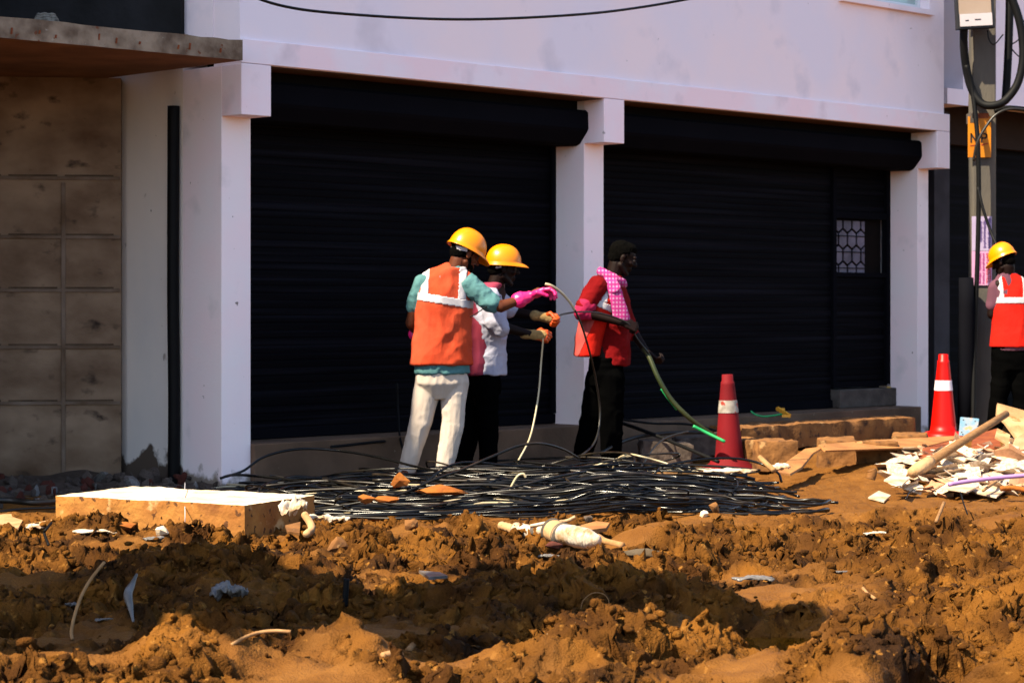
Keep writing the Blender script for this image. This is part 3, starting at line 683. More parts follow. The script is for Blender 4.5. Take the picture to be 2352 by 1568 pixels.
def hand_shape(m, wrist, fwd, palm, curl=(.5,.6,.5), sc=1.0, side=1, spread=.06, thumb=.6, fat=1.0):
    """fwd: towards the fingers, palm: the way the palm faces, side: +1/-1 which edge carries the thumb"""
    f = Vector(fwd).normalized(); p = Vector(palm); p = (p - f*p.dot(f)).normalized(); s = f.cross(p)*side
    w = Vector(wrist)
    lens = (.043, .047, .044, .034)
    add_cap(m, w - f*.02*sc, w + f*.02*sc, .026*sc*fat, .028*sc*fat, .72, p)
    for k in range(4):
        u = (.030 - .020*k)*sc; kn = w + f*(.088 - .004*abs(k-1))*sc + s*u
        add_cap(m, w + f*.012*sc + s*u*.6, kn, .0145*sc*fat, .0125*sc*fat)
        d = (f + s*(spread*(1.5-k))).normalized(); q = kn; ang = 0
        ax = s
        L = lens[k]*sc
        for j, seg in enumerate((L, L*.62, L*.5)):
            ang += curl[j]*(1 + .08*k)
            dd = (d*math.cos(ang) + p*math.sin(ang)); e = q + dd*seg
            add_cap(m, q, e, (.0100-.0008*j)*sc*fat, (.0092-.0008*j)*sc*fat, n=10); q = e
    q = w + f*.022*sc + s*.024*sc
    d = (f*.70 + s*.62 + p*.30).normalized()
    add_cap(m, w + f*.01*sc + s*.010*sc, q + d*.03*sc, .016*sc*fat, .0135*sc*fat); q = q + d*.032*sc
    d = (f*.85 + s*(.45-.7*thumb) + p*(.25+.6*thumb)).normalized(); e = q + d*.034*sc; add_cap(m, q, e, .0120*sc*fat, .0108*sc*fat, n=10)
    d = (f*.85 + s*(.1-.6*thumb) + p*(.25+.5*thumb)).normalized(); add_cap(m, e, e + d*.026*sc, .0108*sc*fat, .0090*sc*fat, n=10)

def head_frame(c, fwd, up):
    f = Vector(fwd).normalized(); u = Vector(up); u = (u - f*u.dot(f)).normalized(); l = u.cross(f)
    return Matrix(((f.x, l.x, u.x, c[0]), (f.y, l.y, u.y, c[1]), (f.z, l.z, u.z, c[2]), (0,0,0,1)))
def head_shape(m, T):
    R3 = T.to_3x3()
    E = lambda c, r: add_ell(m, T @ Vector(c), r, R3)
    C = lambda a, b, ra, rb, fl=1.0: add_cap(m, T @ Vector(a), T @ Vector(b), ra, rb, fl)
    E((-.012,0,.038), (.096,.074,.082)); E((.022,0,.0), (.070,.062,.085)); E((.028,0,-.052), (.056,.050,.050)); C((.060,-.010,-.098), (.060,.010,-.098), .020, .020)
    C((.080,-.036,.034), (.080,.036,.034), .014, .014); C((.084,0,.026), (.108,0,-.016), .009, .014); C((.096,-.011,-.020), (.096,.011,-.020), .009, .009)
    C((.080,-.018,-.052), (.080,.018,-.052), .0105, .0105); C((.078,-.015,-.066), (.078,.015,-.066), .0105, .0105)
    for s in (1,-1):
        E((.060, s*.036, -.014), (.026,.024,.022)); E((-.008, s*.077, -.002), (.018,.008,.031)); E((-.004, s*.080, .014), (.014,.009,.014)); C((.0, s*.050, -.05), (.045, s*.035, -.088), .022, .018)
def person(name, root, J, look, hair=True):
    pass

def head_bits(T, root, hairmat=True, beard=False):
    R3 = T.to_3x3()
    for s in (1,-1):
        m = MB(); add_ell(m, T @ Vector((.078, s*.031, .012)), (.0125,)*3); e = m.build('eye', M['eye'], root, smooth=True)
        m = MB(); add_ell(m, T @ Vector((.0870, s*.031, .012)), (.0045,.006,.006), R3); m.build('iris', M['iris'], e, smooth=True)
    m = MB(); add_ell(m, T @ Vector((-.024,0,.044)), (.094,.080,.088), R3); add_ell(m, T @ Vector((-.050,0,-.005)), (.060,.066,.055), R3)
    add_ell(m, T @ Vector((.015,0,.085)), (.070,.062,.045), R3)
    me = skin(m, .006, 2, (.004, 40, 40, 40, 3)); link('hair', me, M['hair'], root)
    if beard:
        m = MB(); add_ell(m, T @ Vector((.038,0,-.070)), (.054,.054,.042), R3)
        for s in (1,-1): add_cap(m, T @ Vector((.012, s*.062, -.02)), T @ Vector((.035, s*.045, -.075)), .014, .018)
        link('beard', skin(m, .005, 2, (.003, 60, 60, 60, 4)), M['hair'], root)

def helmet(T, root, dz=.052, tilt=0.0, ridge=True, scale=1.0):
    """hard hat: dome with raised centre ridge, gutter rim, peak at the front; inner headband strap shown at the nape"""
    n = 56; rows = 18; m = MB(); T2 = T @ Matrix.Translation((-.004, 0, dz)) @ Matrix.Rotation(tilt, 4, 'Y') @ Matrix.Scale(scale, 4)
    def dome(t, ph):
        ct, st = math.cos(t), math.sin(t); c, s = math.cos(ph), math.sin(ph)
        x = ct*c**.86*.128; y = st*c**.86*.108; z = s*.122
        if ridge:
            g = math.exp(-(y/.024)**2)*.008*min(1, s*3); z += g*s; x *= 1 + g*1.2
            g2 = math.exp(-((abs(y)-.052)/.010)**2)*.0035*min(1, max(0, s-.15)*4); z += g2
        return Vector((x, y, z))
    for i in range(rows+1):
        ph = math.pi/2*i/rows*.995
        for k in range(n): m.v.append(tuple(T2 @ dome(2*math.pi*k/n, ph)))
    for i in range(rows):
        for k in range(n): k2 = (k+1) % n; m.f.append([i*n+k, i*n+k2, (i+1)*n+k2, (i+1)*n+k]); m.mi.append(0)
    m.f.append([rows*n+k for k in range(n)]); m.mi.append(0)
    # rim and peak, continuing outwards and down from the dome's edge
    base = len(m.v); R_ = 5
    for j in range(1, R_+1):
        f = j/R_
        for k in range(n):
            t = 2*math.pi*k/n; p = dome(t, 0); front = max(0, math.cos(t))**3.0
            out = .010 + .052*front; r = Vector((p.x, p.y, 0)).normalized()
            z = -.012*f - .020*front*f*f - .012*(f if j > 1 else 0)*(1-front)
            q = p + r*out*f + Vector((0,0,z)); m.v.append(tuple(T2 @ q))
    for j in range(R_):
        for k in range(n):
            k2 = (k+1) % n
            a0 = (k if j == 0 else base+(j-1)*n+k); a1 = (k2 if j == 0 else base+(j-1)*n+k2)
            m.f.append([a0, a1, base+j*n+k2, base+j*n+k]); m.mi.append(0)
    o = m.build('helmet', M['helmet'], root, smooth=True); s = o.modifiers.new('thick', 'SOLIDIFY'); s.thickness = .0035; s.offset = -1
    s = o.modifiers.new('sub', 'SUBSURF'); s.levels = 1; s.render_levels = 1
    m = MB(); pts = [T2 @ Vector((-.095*math.cos(a)-.002, .082*math.sin(a), -.022-.022*math.cos(a))) for a in [R(-75)+R(150)*k/14 for k in range(15)]]
    for i in range(14): m.bar(pts[i], pts[i+1] + (pts[i+1]-pts[i])*.1, .004, .024)
    m.build('headband', M['tape'], o)
    return o

def base_of(px, y, h): return Vector(((px-1176)/FPX*y, y, h))

def arms_legs(m, J):
    for s in ('l', 'r'):
        add_cap(m, J['sh'+s], J['el'+s], .042, .041); add_cap(m, J['el'+s], J['wr'+s], .040, .026)
        add_cap(m, J['hip'+s], J['kn'+s], .080, .052); add_cap(m, J['kn'+s], J['an'+s], .052, .036)
        f = Vector(J['toe'+s]); a = Vector(J['an'+s]); add_cap(m, a + Vector((0,0,-.03)), f, .036, .030)
def torso(m, J, rx=.155, ry=.095):
    pe = Vector(J['pelvis']); ch = Vector(J['chest']); nk = Vector(J['neck']); y = J.get('yaw', 0)
    add_loft(m, [(pe + Vector((0,0,-.10)), rx*.75, ry*.9, y), (pe, rx*.98, ry*1.05, y), (pe.lerp(ch, .45), rx*.86, ry*.95, y), (ch, rx*1.05, ry*1.12, y), (ch.lerp(nk, .62), rx*1.0, ry*.85, y), (nk + Vector((0,0,-.01)), .06, .06, y)])
    for s in ('l','r'): add_cap(m, Vector(J['sh'+s]).lerp(ch, .2), ch.lerp(nk, .55), .042, .06)

# ---- person 1: cream trousers, orange vest, pink gloves, back turned, right arm raised
def mkJ(root, y0, d):
    out = {}
    for k, v in d.items():
        if isinstance(v, tuple) and len(v) == 3: out[k] = W(v[0], v[1], y0+v[2]) - root
        else: out[k] = v
    return out
def P1():
    y0 = 14.70; r = base_of(1000, y0, 0.0)
    root = empty('person', r, 'person in cream trousers and yellow helmet with back turned, pink glove raised holding a duct', 'person', 'workers in vests')
    J = mkJ(r, y0, dict(head=(1068,586,.02), neck=(1046,618,.0), chest=(1022,690,.02), pelvis=(1012,862,.03),
        shl=(966,648,.02), ell=(945,742,.06), wrl=(966,778,.24), shr=(1086,655,-.02), elr=(1150,704,-.06), wrr=(1206,684,.0),
        hipl=(985,880,.03), knl=(964,972,.02), anl=(932,1078,.05), toel=(926,1092,-.05), hipr=(1044,880,.04), knr=(1040,978,.03), anr=(1018,1088,.02), toer=(1022,1102,-.10)))
    J['yaw'] = R(14)
    T = head_frame(J['head'], (.80, .42, -.40), (.28, .12, .95))
    m = MB(); head_shape(m, T); add_cap(m, J['neck'] + Vector((-.01,0,-.05)), T @ Vector((-.03,0,-.05)), .062, .058); torso(m, J, .145, .085); arms_legs(m, J)
    # hands inside the gloves
    add_cap(m, J['wrr'], J['wrr'] + Vector((.09,0,.05)), .024, .022); add_cap(m, J['wrl'], J['wrl'] + Vector((.02,.07,-.02)), .022, .02)
    body = link('body', skin(m, .0060, 2), M['skin'], root); head_bits(T, root, beard=True); helmet(T, root, .050, 0.06, True, 1.05)
    # teal shirt with short sleeves
    m = MB(); y = J['yaw']; P = lambda px, py, dy=0: W(px, py, y0+dy) - r
    add_loft(m, [(P(1016,858,.03), .188, .128, y), (P(1015,835,.03), .186, .126, y), (P(1016,780,.03), .172, .118, y), (P(1020,700,.02), .178, .118, y), (P(1026,655,.02), .172, .105, y), (P(1036,630,.01), .12, .085, y), (P(1044,612,0), .062, .062, y)])
    add_cap(m, P(974,652,.02), P(958,690,.035), .068, .062); add_cap(m, P(1076,652,-.02), P(1124,692,-.045), .072, .062)
    add_cap(m, P(957,690,.035), P(953,703,.04), .062, .058); add_cap(m, P(1122,690,-.045), P(1130,697,-.05), .064, .062)
    me = skin(m, .008, 3, [(.007, 10, 9, 12, 21), (.005, 24, 20, 22, 25)]); link('shirt', me, M['teal'], root)
    # vest, wider at the hem
    m = MB()
    add_loft(m, [(P(1014,836,.03), .208, .145, y), (P(1015,800,.03), .198, .138, y), (P(1018,750,.03), .190, .133, y), (P(1022,700,.02), .190, .130, y), (P(1026,660,.02), .178, .118, y), (P(1028,636,.02), .140, .105, y), (P(1040,616,.01), .085, .085, y)])
    add_cap(m, P(985,640,.02), P(1030,622,.01), .050, .060); add_cap(m, P(1070,644,-.01), P(1035,624,.01), .058, .060)
    me = skin(m, .0065, 3, [(.013, 5.5, 6, 3.6, 31), (.008, 12, 11, 8, 35)]); v = link('vest', me, M['vest_orange'], root)
    c = J['chest']; zb = P(0,690,0).z
    def band(co, nn): z = co[:,2] - zb + (co[:,0]-c.x)*.16; return (np.abs(z) < .030) & (co[:,1] < c.y+.30)
    patch(me, band, .004, 'reflective_band', M['tape'], v)
    xl = P(975,650,0).x; xr = P(1058,650,0).x; zt = P(0,612,0).z
    for xq in (xl, xr+.01):
        patch(me, lambda co, nn: (np.abs(co[:,0]-(co[:,2]-zb)*.05-xq) < .028) & (co[:,2] > zb) & (nn[:,1] < .35), .003, 'reflective_strap', M['tape'], v)
    # cream trousers
    m = MB()
    add_loft(m, [(P(1015,915,.035), .10, .07, y), (P(1014,880,.03), .174, .12, y), (P(1014,845,.03), .172, .115, y)])
    for a, b, c_ in (((986,872,.03),(966,970,.02),(934,1080,.05)), ((1044,874,.04),(1040,975,.03),(1019,1084,.02))):
        a, b, c_ = P(*a), P(*b), P(*c_); add_cap(m, a, b, .096, .073, .92, (0,1,0)); add_cap(m, b, c_, .074, .058, .95, (0,1,0)); 
    me = skin(m, .0062, 7, [(.0040, 12, 5, 6, 41), (.0030, 30, 10, 14, 45)]); link('trousers', me, M['cream'], root)
    # pink gauntlets
    m = MB(); w = J['wrr']; f = Vector((.86, .05, .30)).normalized()
    add_cap(m, w - f*.035, w + f*.03, .050, .037); add_cap(m, w - f*.035, w - f*.045, .054, .055); hand_shape(m, w + f*.035, f, (.25,-.35,-.9), (.30,.75,.55), 1.16, -1, .10, .7, 1.08)
    g = link('glove', skin(m, .0040, 2, (.003, 26, 26, 26, 51)), M['pink_glove'], root)
    m = MB(); w = J['wrl']; f = Vector((.35, .8, -.3)).normalized()
    add_cap(m, w - f*.10, w, .044, .036); hand_shape(m, w + f*.01, f, (.6,-.1,-.7), (.4,.6,.5), 1.08, 1, .08, .6, 1.1)
    link('glove', skin(m, .0045, 2), M['pink_glove'], root)
    for s in 'lr':
        m = MB(); a = J['an'+s]; t = J['toe'+s]; add_cap(m, a + Vector((0,.03,-.045)), t + Vector((0,0,-.010)), .042, .040, .8, (0,0,1)); add_cap(m, a + Vector((0,0,.0)), a + Vector((0,0,-.05)), .046, .044)
        link('sandal', skin(m, .007, 2), M['sock'], root)
    return J, r
J1, R1 = P1()

def P2():
    y0 = 15.25; r = base_of(1110, y0, 0.02)
    root = empty('person', r, 'person with white rolled sleeves, faded pink vest and orange gloves between the other two workers', 'person', 'workers in vests')
    P = lambda px, py, dy=0: W(px, py, y0+dy) - r
    J = mkJ(r, y0, dict(head=(1156,618,.0), neck=(1138,652,.0), chest=(1122,715,.02), pelvis=(1110,865,.03),
        shr=(1130,680,-.14), elr=(1150,750,-.16), wrr=(1220,768,-.12), shl=(1138,680,.16), ell=(1178,716,.20), wrl=(1243,727,.10),
        hipr=(1104,885,-.05), knr=(1118,975,-.05), anr=(1122,1070,-.04), toer=(1140,1082,-.06), hipl=(1100,885,.09), knl=(1080,970,.10), anl=(1062,1062,.12), toel=(1078,1074,.11)))
    J['yaw'] = R(68)
    T = head_frame(J['head'], (.97, .16, -.10), (.08, 0, 1))
    m = MB(); head_shape(m, T); add_cap(m, J['neck'] + Vector((-.02,0,-.06)), T @ Vector((-.03,0,-.05)), .060, .056); torso(m, J, .15, .09); arms_legs(m, J)
    add_cap(m, J['wrr'], J['wrr'] + Vector((.07,0,0)), .022, .02); add_cap(m, J['wrl'], J['wrl'] + Vector((.07,0,0)), .022, .02)
    link('body', skin(m, .0060, 2), M['skin_dark'], root); head_bits(T, root); helmet(T, root, .048, -.05, True, .98)
    y = J['yaw']
    m = MB(); add_loft(m, [(P(1118,860,.03), .165, .128, y), (P(1118,800,.03), .162, .125, y), (P(1120,730,.02), .172, .120, y), (P(1124,690,.02), .165, .105, y), (P(1130,666,.01), .11, .08, y), (P(1137,652,0), .06, .06, y)])
    add_cap(m, P(1124,684,-.12), P(1138,735,-.15), .074, .078); add_cap(m, P(1138,735,-.15), P(1150,752,-.16), .078, .062); add_cap(m, P(1136,684,.14), P(1168,708,.18), .068, .066)
    me = skin(m, .0075, 2, [(.009, 8, 8, 10, 61), (.004, 16, 16, 22, 65)]); link('shirt', me, M['white_cloth'], root)
    m = MB(); add_loft(m, [(P(1099,860,.02), .170, .120, y), (P(1103,800,.02), .168, .118, y), (P(1110,740,.02), .172, .116, y), (P(1117,700,.02), .155, .100, y), (P(1124,668,.0), .12, .085, y), (P(1134,650,0), .07, .07, y)])
    me = skin(m, .0070, 2, [(.007, 7, 7, 3, 71), (.004, 16, 16, 8, 75)]); v = link('vest', me, M['vest_pink'], root)
    zt = P(0,690,0).z
    patch(me, lambda co, nn: (np.abs(co[:,2]-P(0,672,0).z - (co[:,0]-P(1120,0,0).x)*-.3) < .018) & (co[:,1] < .1), .003, 'reflective_strap', M['tape'], v)
    xe = P(1124,860,0).x
    patch(me, lambda co, nn: (co[:,0] - P(1112,0,0).x - (co[:,2]-P(0,860,0).z)*.22 > .0) & (co[:,0] - P(1112,0,0).x - (co[:,2]-P(0,860,0).z)*.22 < .03) & (nn[:,1] < .3) & (co[:,2] < zt-.05), .003, 'red_piping', M['vest_red'], v)
    m = MB(); add_loft(m, [(P(1108,905,.02), .145, .115, y), (P(1108,880,.02), .155, .120, y), (P(1108,848,.02), .150, .11, y)])
    for a, b, c_ in (((1114,890,-.05),(1120,975,-.05),(1122,1062,-.04)), ((1100,890,.09),(1082,970,.10),(1063,1056,.12))):
        a, b, c_ = P(*a), P(*b), P(*c_); add_cap(m, a, b, .092, .075); add_cap(m, b, c_, .075, .066)
    link('trousers', skin(m, .008, 2, (.008, 6, 6, 14, 81)), M['black_cloth'], root)
    for key, sd, fw, pm in (('wrr', 1, (.97,-.1,-.08), (.1,.9,-.35)), ('wrl', -1, (.93,-.15,-.18), (.1,-.85,-.45))):
        w = J[key]; f = Vector(fw).normalized()
        m = MB(); hand_shape(m, w + f*.02, f, pm, (.95,1.05,.8), 1.02, sd, .03, .9, 1.15)
        g = link('glove', skin(m, .0042, 2, (.002, 40, 40, 40, 52)), M['orange_glove'], root)
        m = MB(); add_cap(m, w - f*.04, w + f*.075, .032, .040, .75, pm); add_cap(m, w - f*.046, w - f*.035, .037, .036)
        link('knit_cuff', skin(m, .0045, 2, (.0015, 60, 60, 60, 53)), M['knit'], g)
    for s in 'lr':
        m = MB(); a = J['an'+s]; t = J['toe'+s]; add_cap(m, a + Vector((0,0,-.045)), t + Vector((.03,0,0)), .045, .040, .8, (0,0,1)); link('shoe', skin(m, .007, 2), M['shoe'], root)
    return J, r
J2, R2 = P2()

def P3():
    y0 = 16.15; r = base_of(1385, y0, 0.03)
    root = empty('person', r, 'bareheaded person in profile with red vest and pink checked scarf feeding a green duct', 'person', 'workers in vests')
    P = lambda px, py, dy=0: W(px, py, y0+dy) - r
    J = mkJ(r, y0, dict(head=(1430,594,.0), neck=(1411,632,.0), chest=(1400,705,.02), pelvis=(1388,840,.03),
        shr=(1378,655,-.17), elr=(1338,716,-.20), wrr=(1432,742,-.24), shl=(1412,660,.15), ell=(1452,760,.12), wrl=(1484,806,-.02),
        hipr=(1396,862,-.06), knr=(1404,955,-.06), anr=(1404,1052,-.05), toer=(1432,1062,-.08), hipl=(1376,862,.08), knl=(1360,950,.10), anl=(1338,1040,.14), toel=(1352,1056,.12)))
    J['yaw'] = R(76)
    T = head_frame(J['head'], (.93, .05, -.34), (.30, 0, .95))
    m = MB(); head_shape(m, T); add_cap(m, J['neck'] + Vector((-.02,0,-.06)), T @ Vector((-.03,0,-.05)), .062, .058); torso(m, J, .15, .095); arms_legs(m, J)
    hand_shape(m, J['wrr'] + Vector((.01,0,-.004)), (.90,.12,-.28), (.1,.8,-.45), (1.0,1.0,.7), 1.0, 1, .03, .9)
    hand_shape(m, J['wrl'] + Vector((.01,-.01,-.01)), (.66,-.25,-.65), (.75,.25,.2), (.75,.95,.7), 1.0, -1, .05, .7)
    link('body', skin(m, .0048, 2), M['skin_dark'], root); head_bits(T, root)
    y = J['yaw']
    m = MB(); add_loft(m, [(P(1408,838,.02), .150, .118, y), (P(1408,800,.02), .152, .125, y), (P(1408,740,.02), .160, .128, y), (P(1406,690,.02), .170, .125, y), (P(1402,660,.01), .150, .10, y), (P(1408,634,0), .07, .065, y)])
    add_cap(m, P(1372,656,-.15), P(1343,705,-.19), .074, .066); add_cap(m, P(1410,662,.15), P(1444,745,.13), .068, .056); add_cap(m, P(1444,745,.13), P(1456,770,.10), .054, .046)
    link('shirt', skin(m, .0075, 2, [(.008, 9, 9, 9, 91), (.004, 20, 20, 20, 95)]), M['red_cloth'], root)
    m = MB(); add_cap(m, P(1347,702,-.19), P(1335,717,-.20), .072, .060); add_cap(m, P(1338,716,-.20), P(1352,722,-.20), .056, .046)
    link('rolled_cuff', skin(m, .006, 2, (.005, 20, 20, 20, 97)), M['magenta_cloth'], root)
    # open vest: flares out behind
    m = MB(); add_loft(m, [(P(1352,816,-.02), .175, .105, y), (P(1358,780,-.01), .172, .110, y), (P(1374,730,.0), .186, .128, y), (P(1388,690,.01), .196, .134, y), (P(1396,660,.01), .150, .105, y), (P(1404,636,0), .08, .07, y)])
    me = skin(m, .0065, 2, [(.008, 8, 8, 2.2, 101), (.004, 18, 18, 6, 105)]); v = link('vest', me, M['vest_red'], root)
    zb = P(0,698,0).z; x0 = P(1375,0,0).x
    patch(me, lambda co, nn: (np.abs(co[:,2]-zb + (co[:,0]-x0)*.42) < .028) & (nn[:,1] < .4), .004, 'reflective_band', M['tape'], v)
    patch(me, lambda co, nn: (np.abs(co[:,0]-P(1384,0,0).x - (co[:,2]-zb)*.22) < .026) & (co[:,2] > zb+.01) & (nn[:,1] < .2), .003, 'reflective_strap', M['tape'], v)
    xs0 = P(1322,0,0).x
    patch(me, lambda co, nn: (co[:,0] < xs0 + (co[:,2]-P(0,800,0).z)*.45 + .045) & (co[:,2] < zb-.1) & (nn[:,1] < .5), .003, 'pale_stripe', mat('pale_red_tape', (.34,.05,.045), (.30,.035,.03), 8, .8), v)
    # checked scarf: ring about the neck and a long end on the chest
    ck = bpy.data.materials.new('magenta_checked_cotton'); ck.use_nodes = True; n = ck.node_tree.nodes; l = ck.node_tree.links
    pr = n['Principled BSDF']; pr.inputs['Roughness'].default_value = .9
    tc = n.new('ShaderNodeTexCoord'); sx = n.new('ShaderNodeSeparateXYZ'); l.new(tc.outputs['Object'], sx.inputs[0])
    vals = []
    for i_, sc_ in ((0, 40), (2, 34)):
        a = n.new('ShaderNodeMath'); a.operation = 'MULTIPLY'; a.inputs[1].default_value = sc_; l.new(sx.outputs[i_], a.inputs[0])
        b = n.new('ShaderNodeMath'); b.operation = 'FRACT'; l.new(a.outputs[0], b.inputs[0])
        c = n.new('ShaderNodeMath'); c.operation = 'GREATER_THAN'; c.inputs[1].default_value = .45; l.new(b.outputs[0], c.inputs[0]); vals.append(c)
    mu = n.new('ShaderNodeMath'); mu.operation = 'MULTIPLY'; l.new(vals[0].outputs[0], mu.inputs[0]); l.new(vals[1].outputs[0], mu.inputs[1])
    mx = n.new('ShaderNodeMix'); mx.data_type = 'RGBA'; l.new(mu.outputs[0], mx.inputs[0]); mx.inputs[6].default_value = (.30,.006,.13,1); mx.inputs[7].default_value = (.36,.14,.27,1); l.new(mx.outputs[2], pr.inputs['Base Color'])
    m = MB(); N = 16; c = (P(1402,638,0))
    ring = [c + Vector((.082*math.cos(a)+.01, .10*math.sin(a), -.045*math.cos(a)+.0)) for a in [2*math.pi*k/N for k in range(N+1)]]
    for i in range(N): add_cap(m, ring[i], ring[i+1], .034, .034, n=10)
    pts = [P(1400,642,-.12), P(1410,660,-.17), P(1418,690,-.175), P(1424,712,-.17), P(1428,730,-.165)]
    for i in range(4): add_cap(m, pts[i], pts[i+1], .044+.005*i, .049+.005*i, .34, (.15,-1,0))
    link('scarf', skin(m, .006, 1, (.005, 18, 14, 10, 111)), ck, root)
    m = MB(); add_loft(m, [(P(1392,885,.01), .145, .118, y), (P(1391,862,.01), .158, .125, y), (P(1392,822,.02), .155, .118, y)])
    for a, b, c_ in (((1402,870,-.06),(1405,955,-.06),(1405,1044,-.05)), ((1378,870,.08),(1362,950,.10),(1340,1036,.14))):
        a, b, c_ = P(*a), P(*b), P(*c_); add_cap(m, a, b, .105, .088); add_cap(m, b, c_, .088, .074)
    link('trousers', skin(m, .008, 2, (.009, 6, 6, 12, 121)), M['black_cloth'], root)
    for s in 'lr':
        m = MB(); a = J['an'+s]; t = J['toe'+s]; add_cap(m, a + Vector((0,0,-.03)), t + Vector((.06,0,-.005)), .046, .040, .8, (0,0,1)); link('shoe', skin(m, .007, 2), M['shoe'], root)
    return J, r
J3, R3_ = P3()

def P4():
    y0 = 18.75; r = base_of(2320, y0, 0.06)
    root = empty('person', r, 'person seen from behind at the utility pole in yellow helmet and bright red vest', 'person', 'workers in vests')
    P = lambda px, py, dy=0: W(px, py, y0+dy) - r
    J = mkJ(r, y0, dict(head=(2305,602,.0), neck=(2312,632,.0), chest=(2322,685,.02), pelvis=(2322,805,.02),
        shl=(2284,656,.02), ell=(2278,722,.03), wrl=(2300,742,.28), shr=(2374,652,.0), elr=(2384,722,.05), wrr=(2362,740,.26),
        hipl=(2303,825,.02), knl=(2296,905,.02), anl=(2284,985,.05), toel=(2276,1000,.12), hipr=(2342,825,.02), knr=(2346,905,.0), anr=(2350,985,.0), toer=(2350,1000,.10)))
    J['yaw'] = R(-6)
    T = head_frame(J['head'], (-.72, .62, -.34), (-.25, .20, .95))
    m = MB(); head_shape(m, T); add_cap(m, J['neck'] + Vector((0,0,-.06)), T @ Vector((-.03,0,-.05)), .060, .056); torso(m, J, .15, .095); arms_legs(m, J)
    hand_shape(m, J['wrl'], (.3,.9,0), (.8,-.2,-.5), (.6,.7,.5), 1.0, 1); hand_shape(m, J['wrr'], (-.3,.9,0), (-.8,-.2,-.5), (.6,.7,.5), 1.0, -1)
    link('body', skin(m, .0062, 2), M['skin_dark'], root); head_bits(T, root); helmet(T, root, .050, .10, True, .95)
    y = J['yaw']
    m = MB(); add_loft(m, [(P(2324,805,.02), .160, .118, y), (P(2324,740,.02), .158, .110, y), (P(2324,690,.02), .168, .11, y), (P(2322,660,.02), .17, .10, y), (P(2318,642,.01), .12, .085, y), (P(2313,626,0), .068, .068, y)])
    add_cap(m, P(2288,660,.02), P(2281,700,.03), .064, .060); add_cap(m, P(2366,658,.0), P(2380,700,.03), .064, .060)
    link('shirt', skin(m, .008, 2, (.006, 10, 10, 10, 131)), M['mauve'], root)
    m = MB(); add_loft(m, [(P(2328,796,.02), .205, .138, y), (P(2327,750,.02), .182, .126, y), (P(2326,700,.02), .174, .122, y), (P(2324,660,.02), .160, .112, y), (P(2320,642,.02), .120, .10, y), (P(2316,628,.01), .075, .078, y)])
    me = skin(m, .0072, 2, (.006, 7, 7, 2.5, 141)); v = link('vest', me, M['vest_red'], root); zb = P(0,690,0).z
    patch(me, lambda co, nn: (np.abs(co[:,2]-zb) < .028), .004, 'reflective_band', M['tape'], v)
    xl = P(2297,0,0).x; xr = P(2350,0,0).x
    for xq, tl_ in ((xl, .1), (xr, 0)): patch(me, lambda co, nn: (np.abs(co[:,0]-xq+(co[:,2]-zb)*tl_) < .025) & (co[:,2] > zb) & (nn[:,1] < .3), .003, 'reflective_strap', M['tape'], v)
    m = MB(); add_loft(m, [(P(2322,850,.02), .150, .11, y), (P(2322,825,.02), .165, .118, y), (P(2322,790,.02), .16, .11, y)])
    for a, b, c_ in (((2303,835,.02),(2296,905,.02),(2285,980,.05)), ((2342,835,.02),(2346,905,0),(2350,980,0))):
        a, b, c_ = P(*a), P(*b), P(*c_); add_cap(m, a, b, .095, .080); add_cap(m, b, c_, .080, .068)
    link('trousers', skin(m, .009, 2, (.008, 6, 6, 12, 151)), M['black_cloth'], root)
    for s in 'lr':
        m = MB(); a = J['an'+s]; t = J['toe'+s]; add_cap(m, a + Vector((0,0,-.03)), t, .045, .042, .8, (0,0,1)); link('shoe', skin(m, .008, 2), M['shoe'], root)
P4()

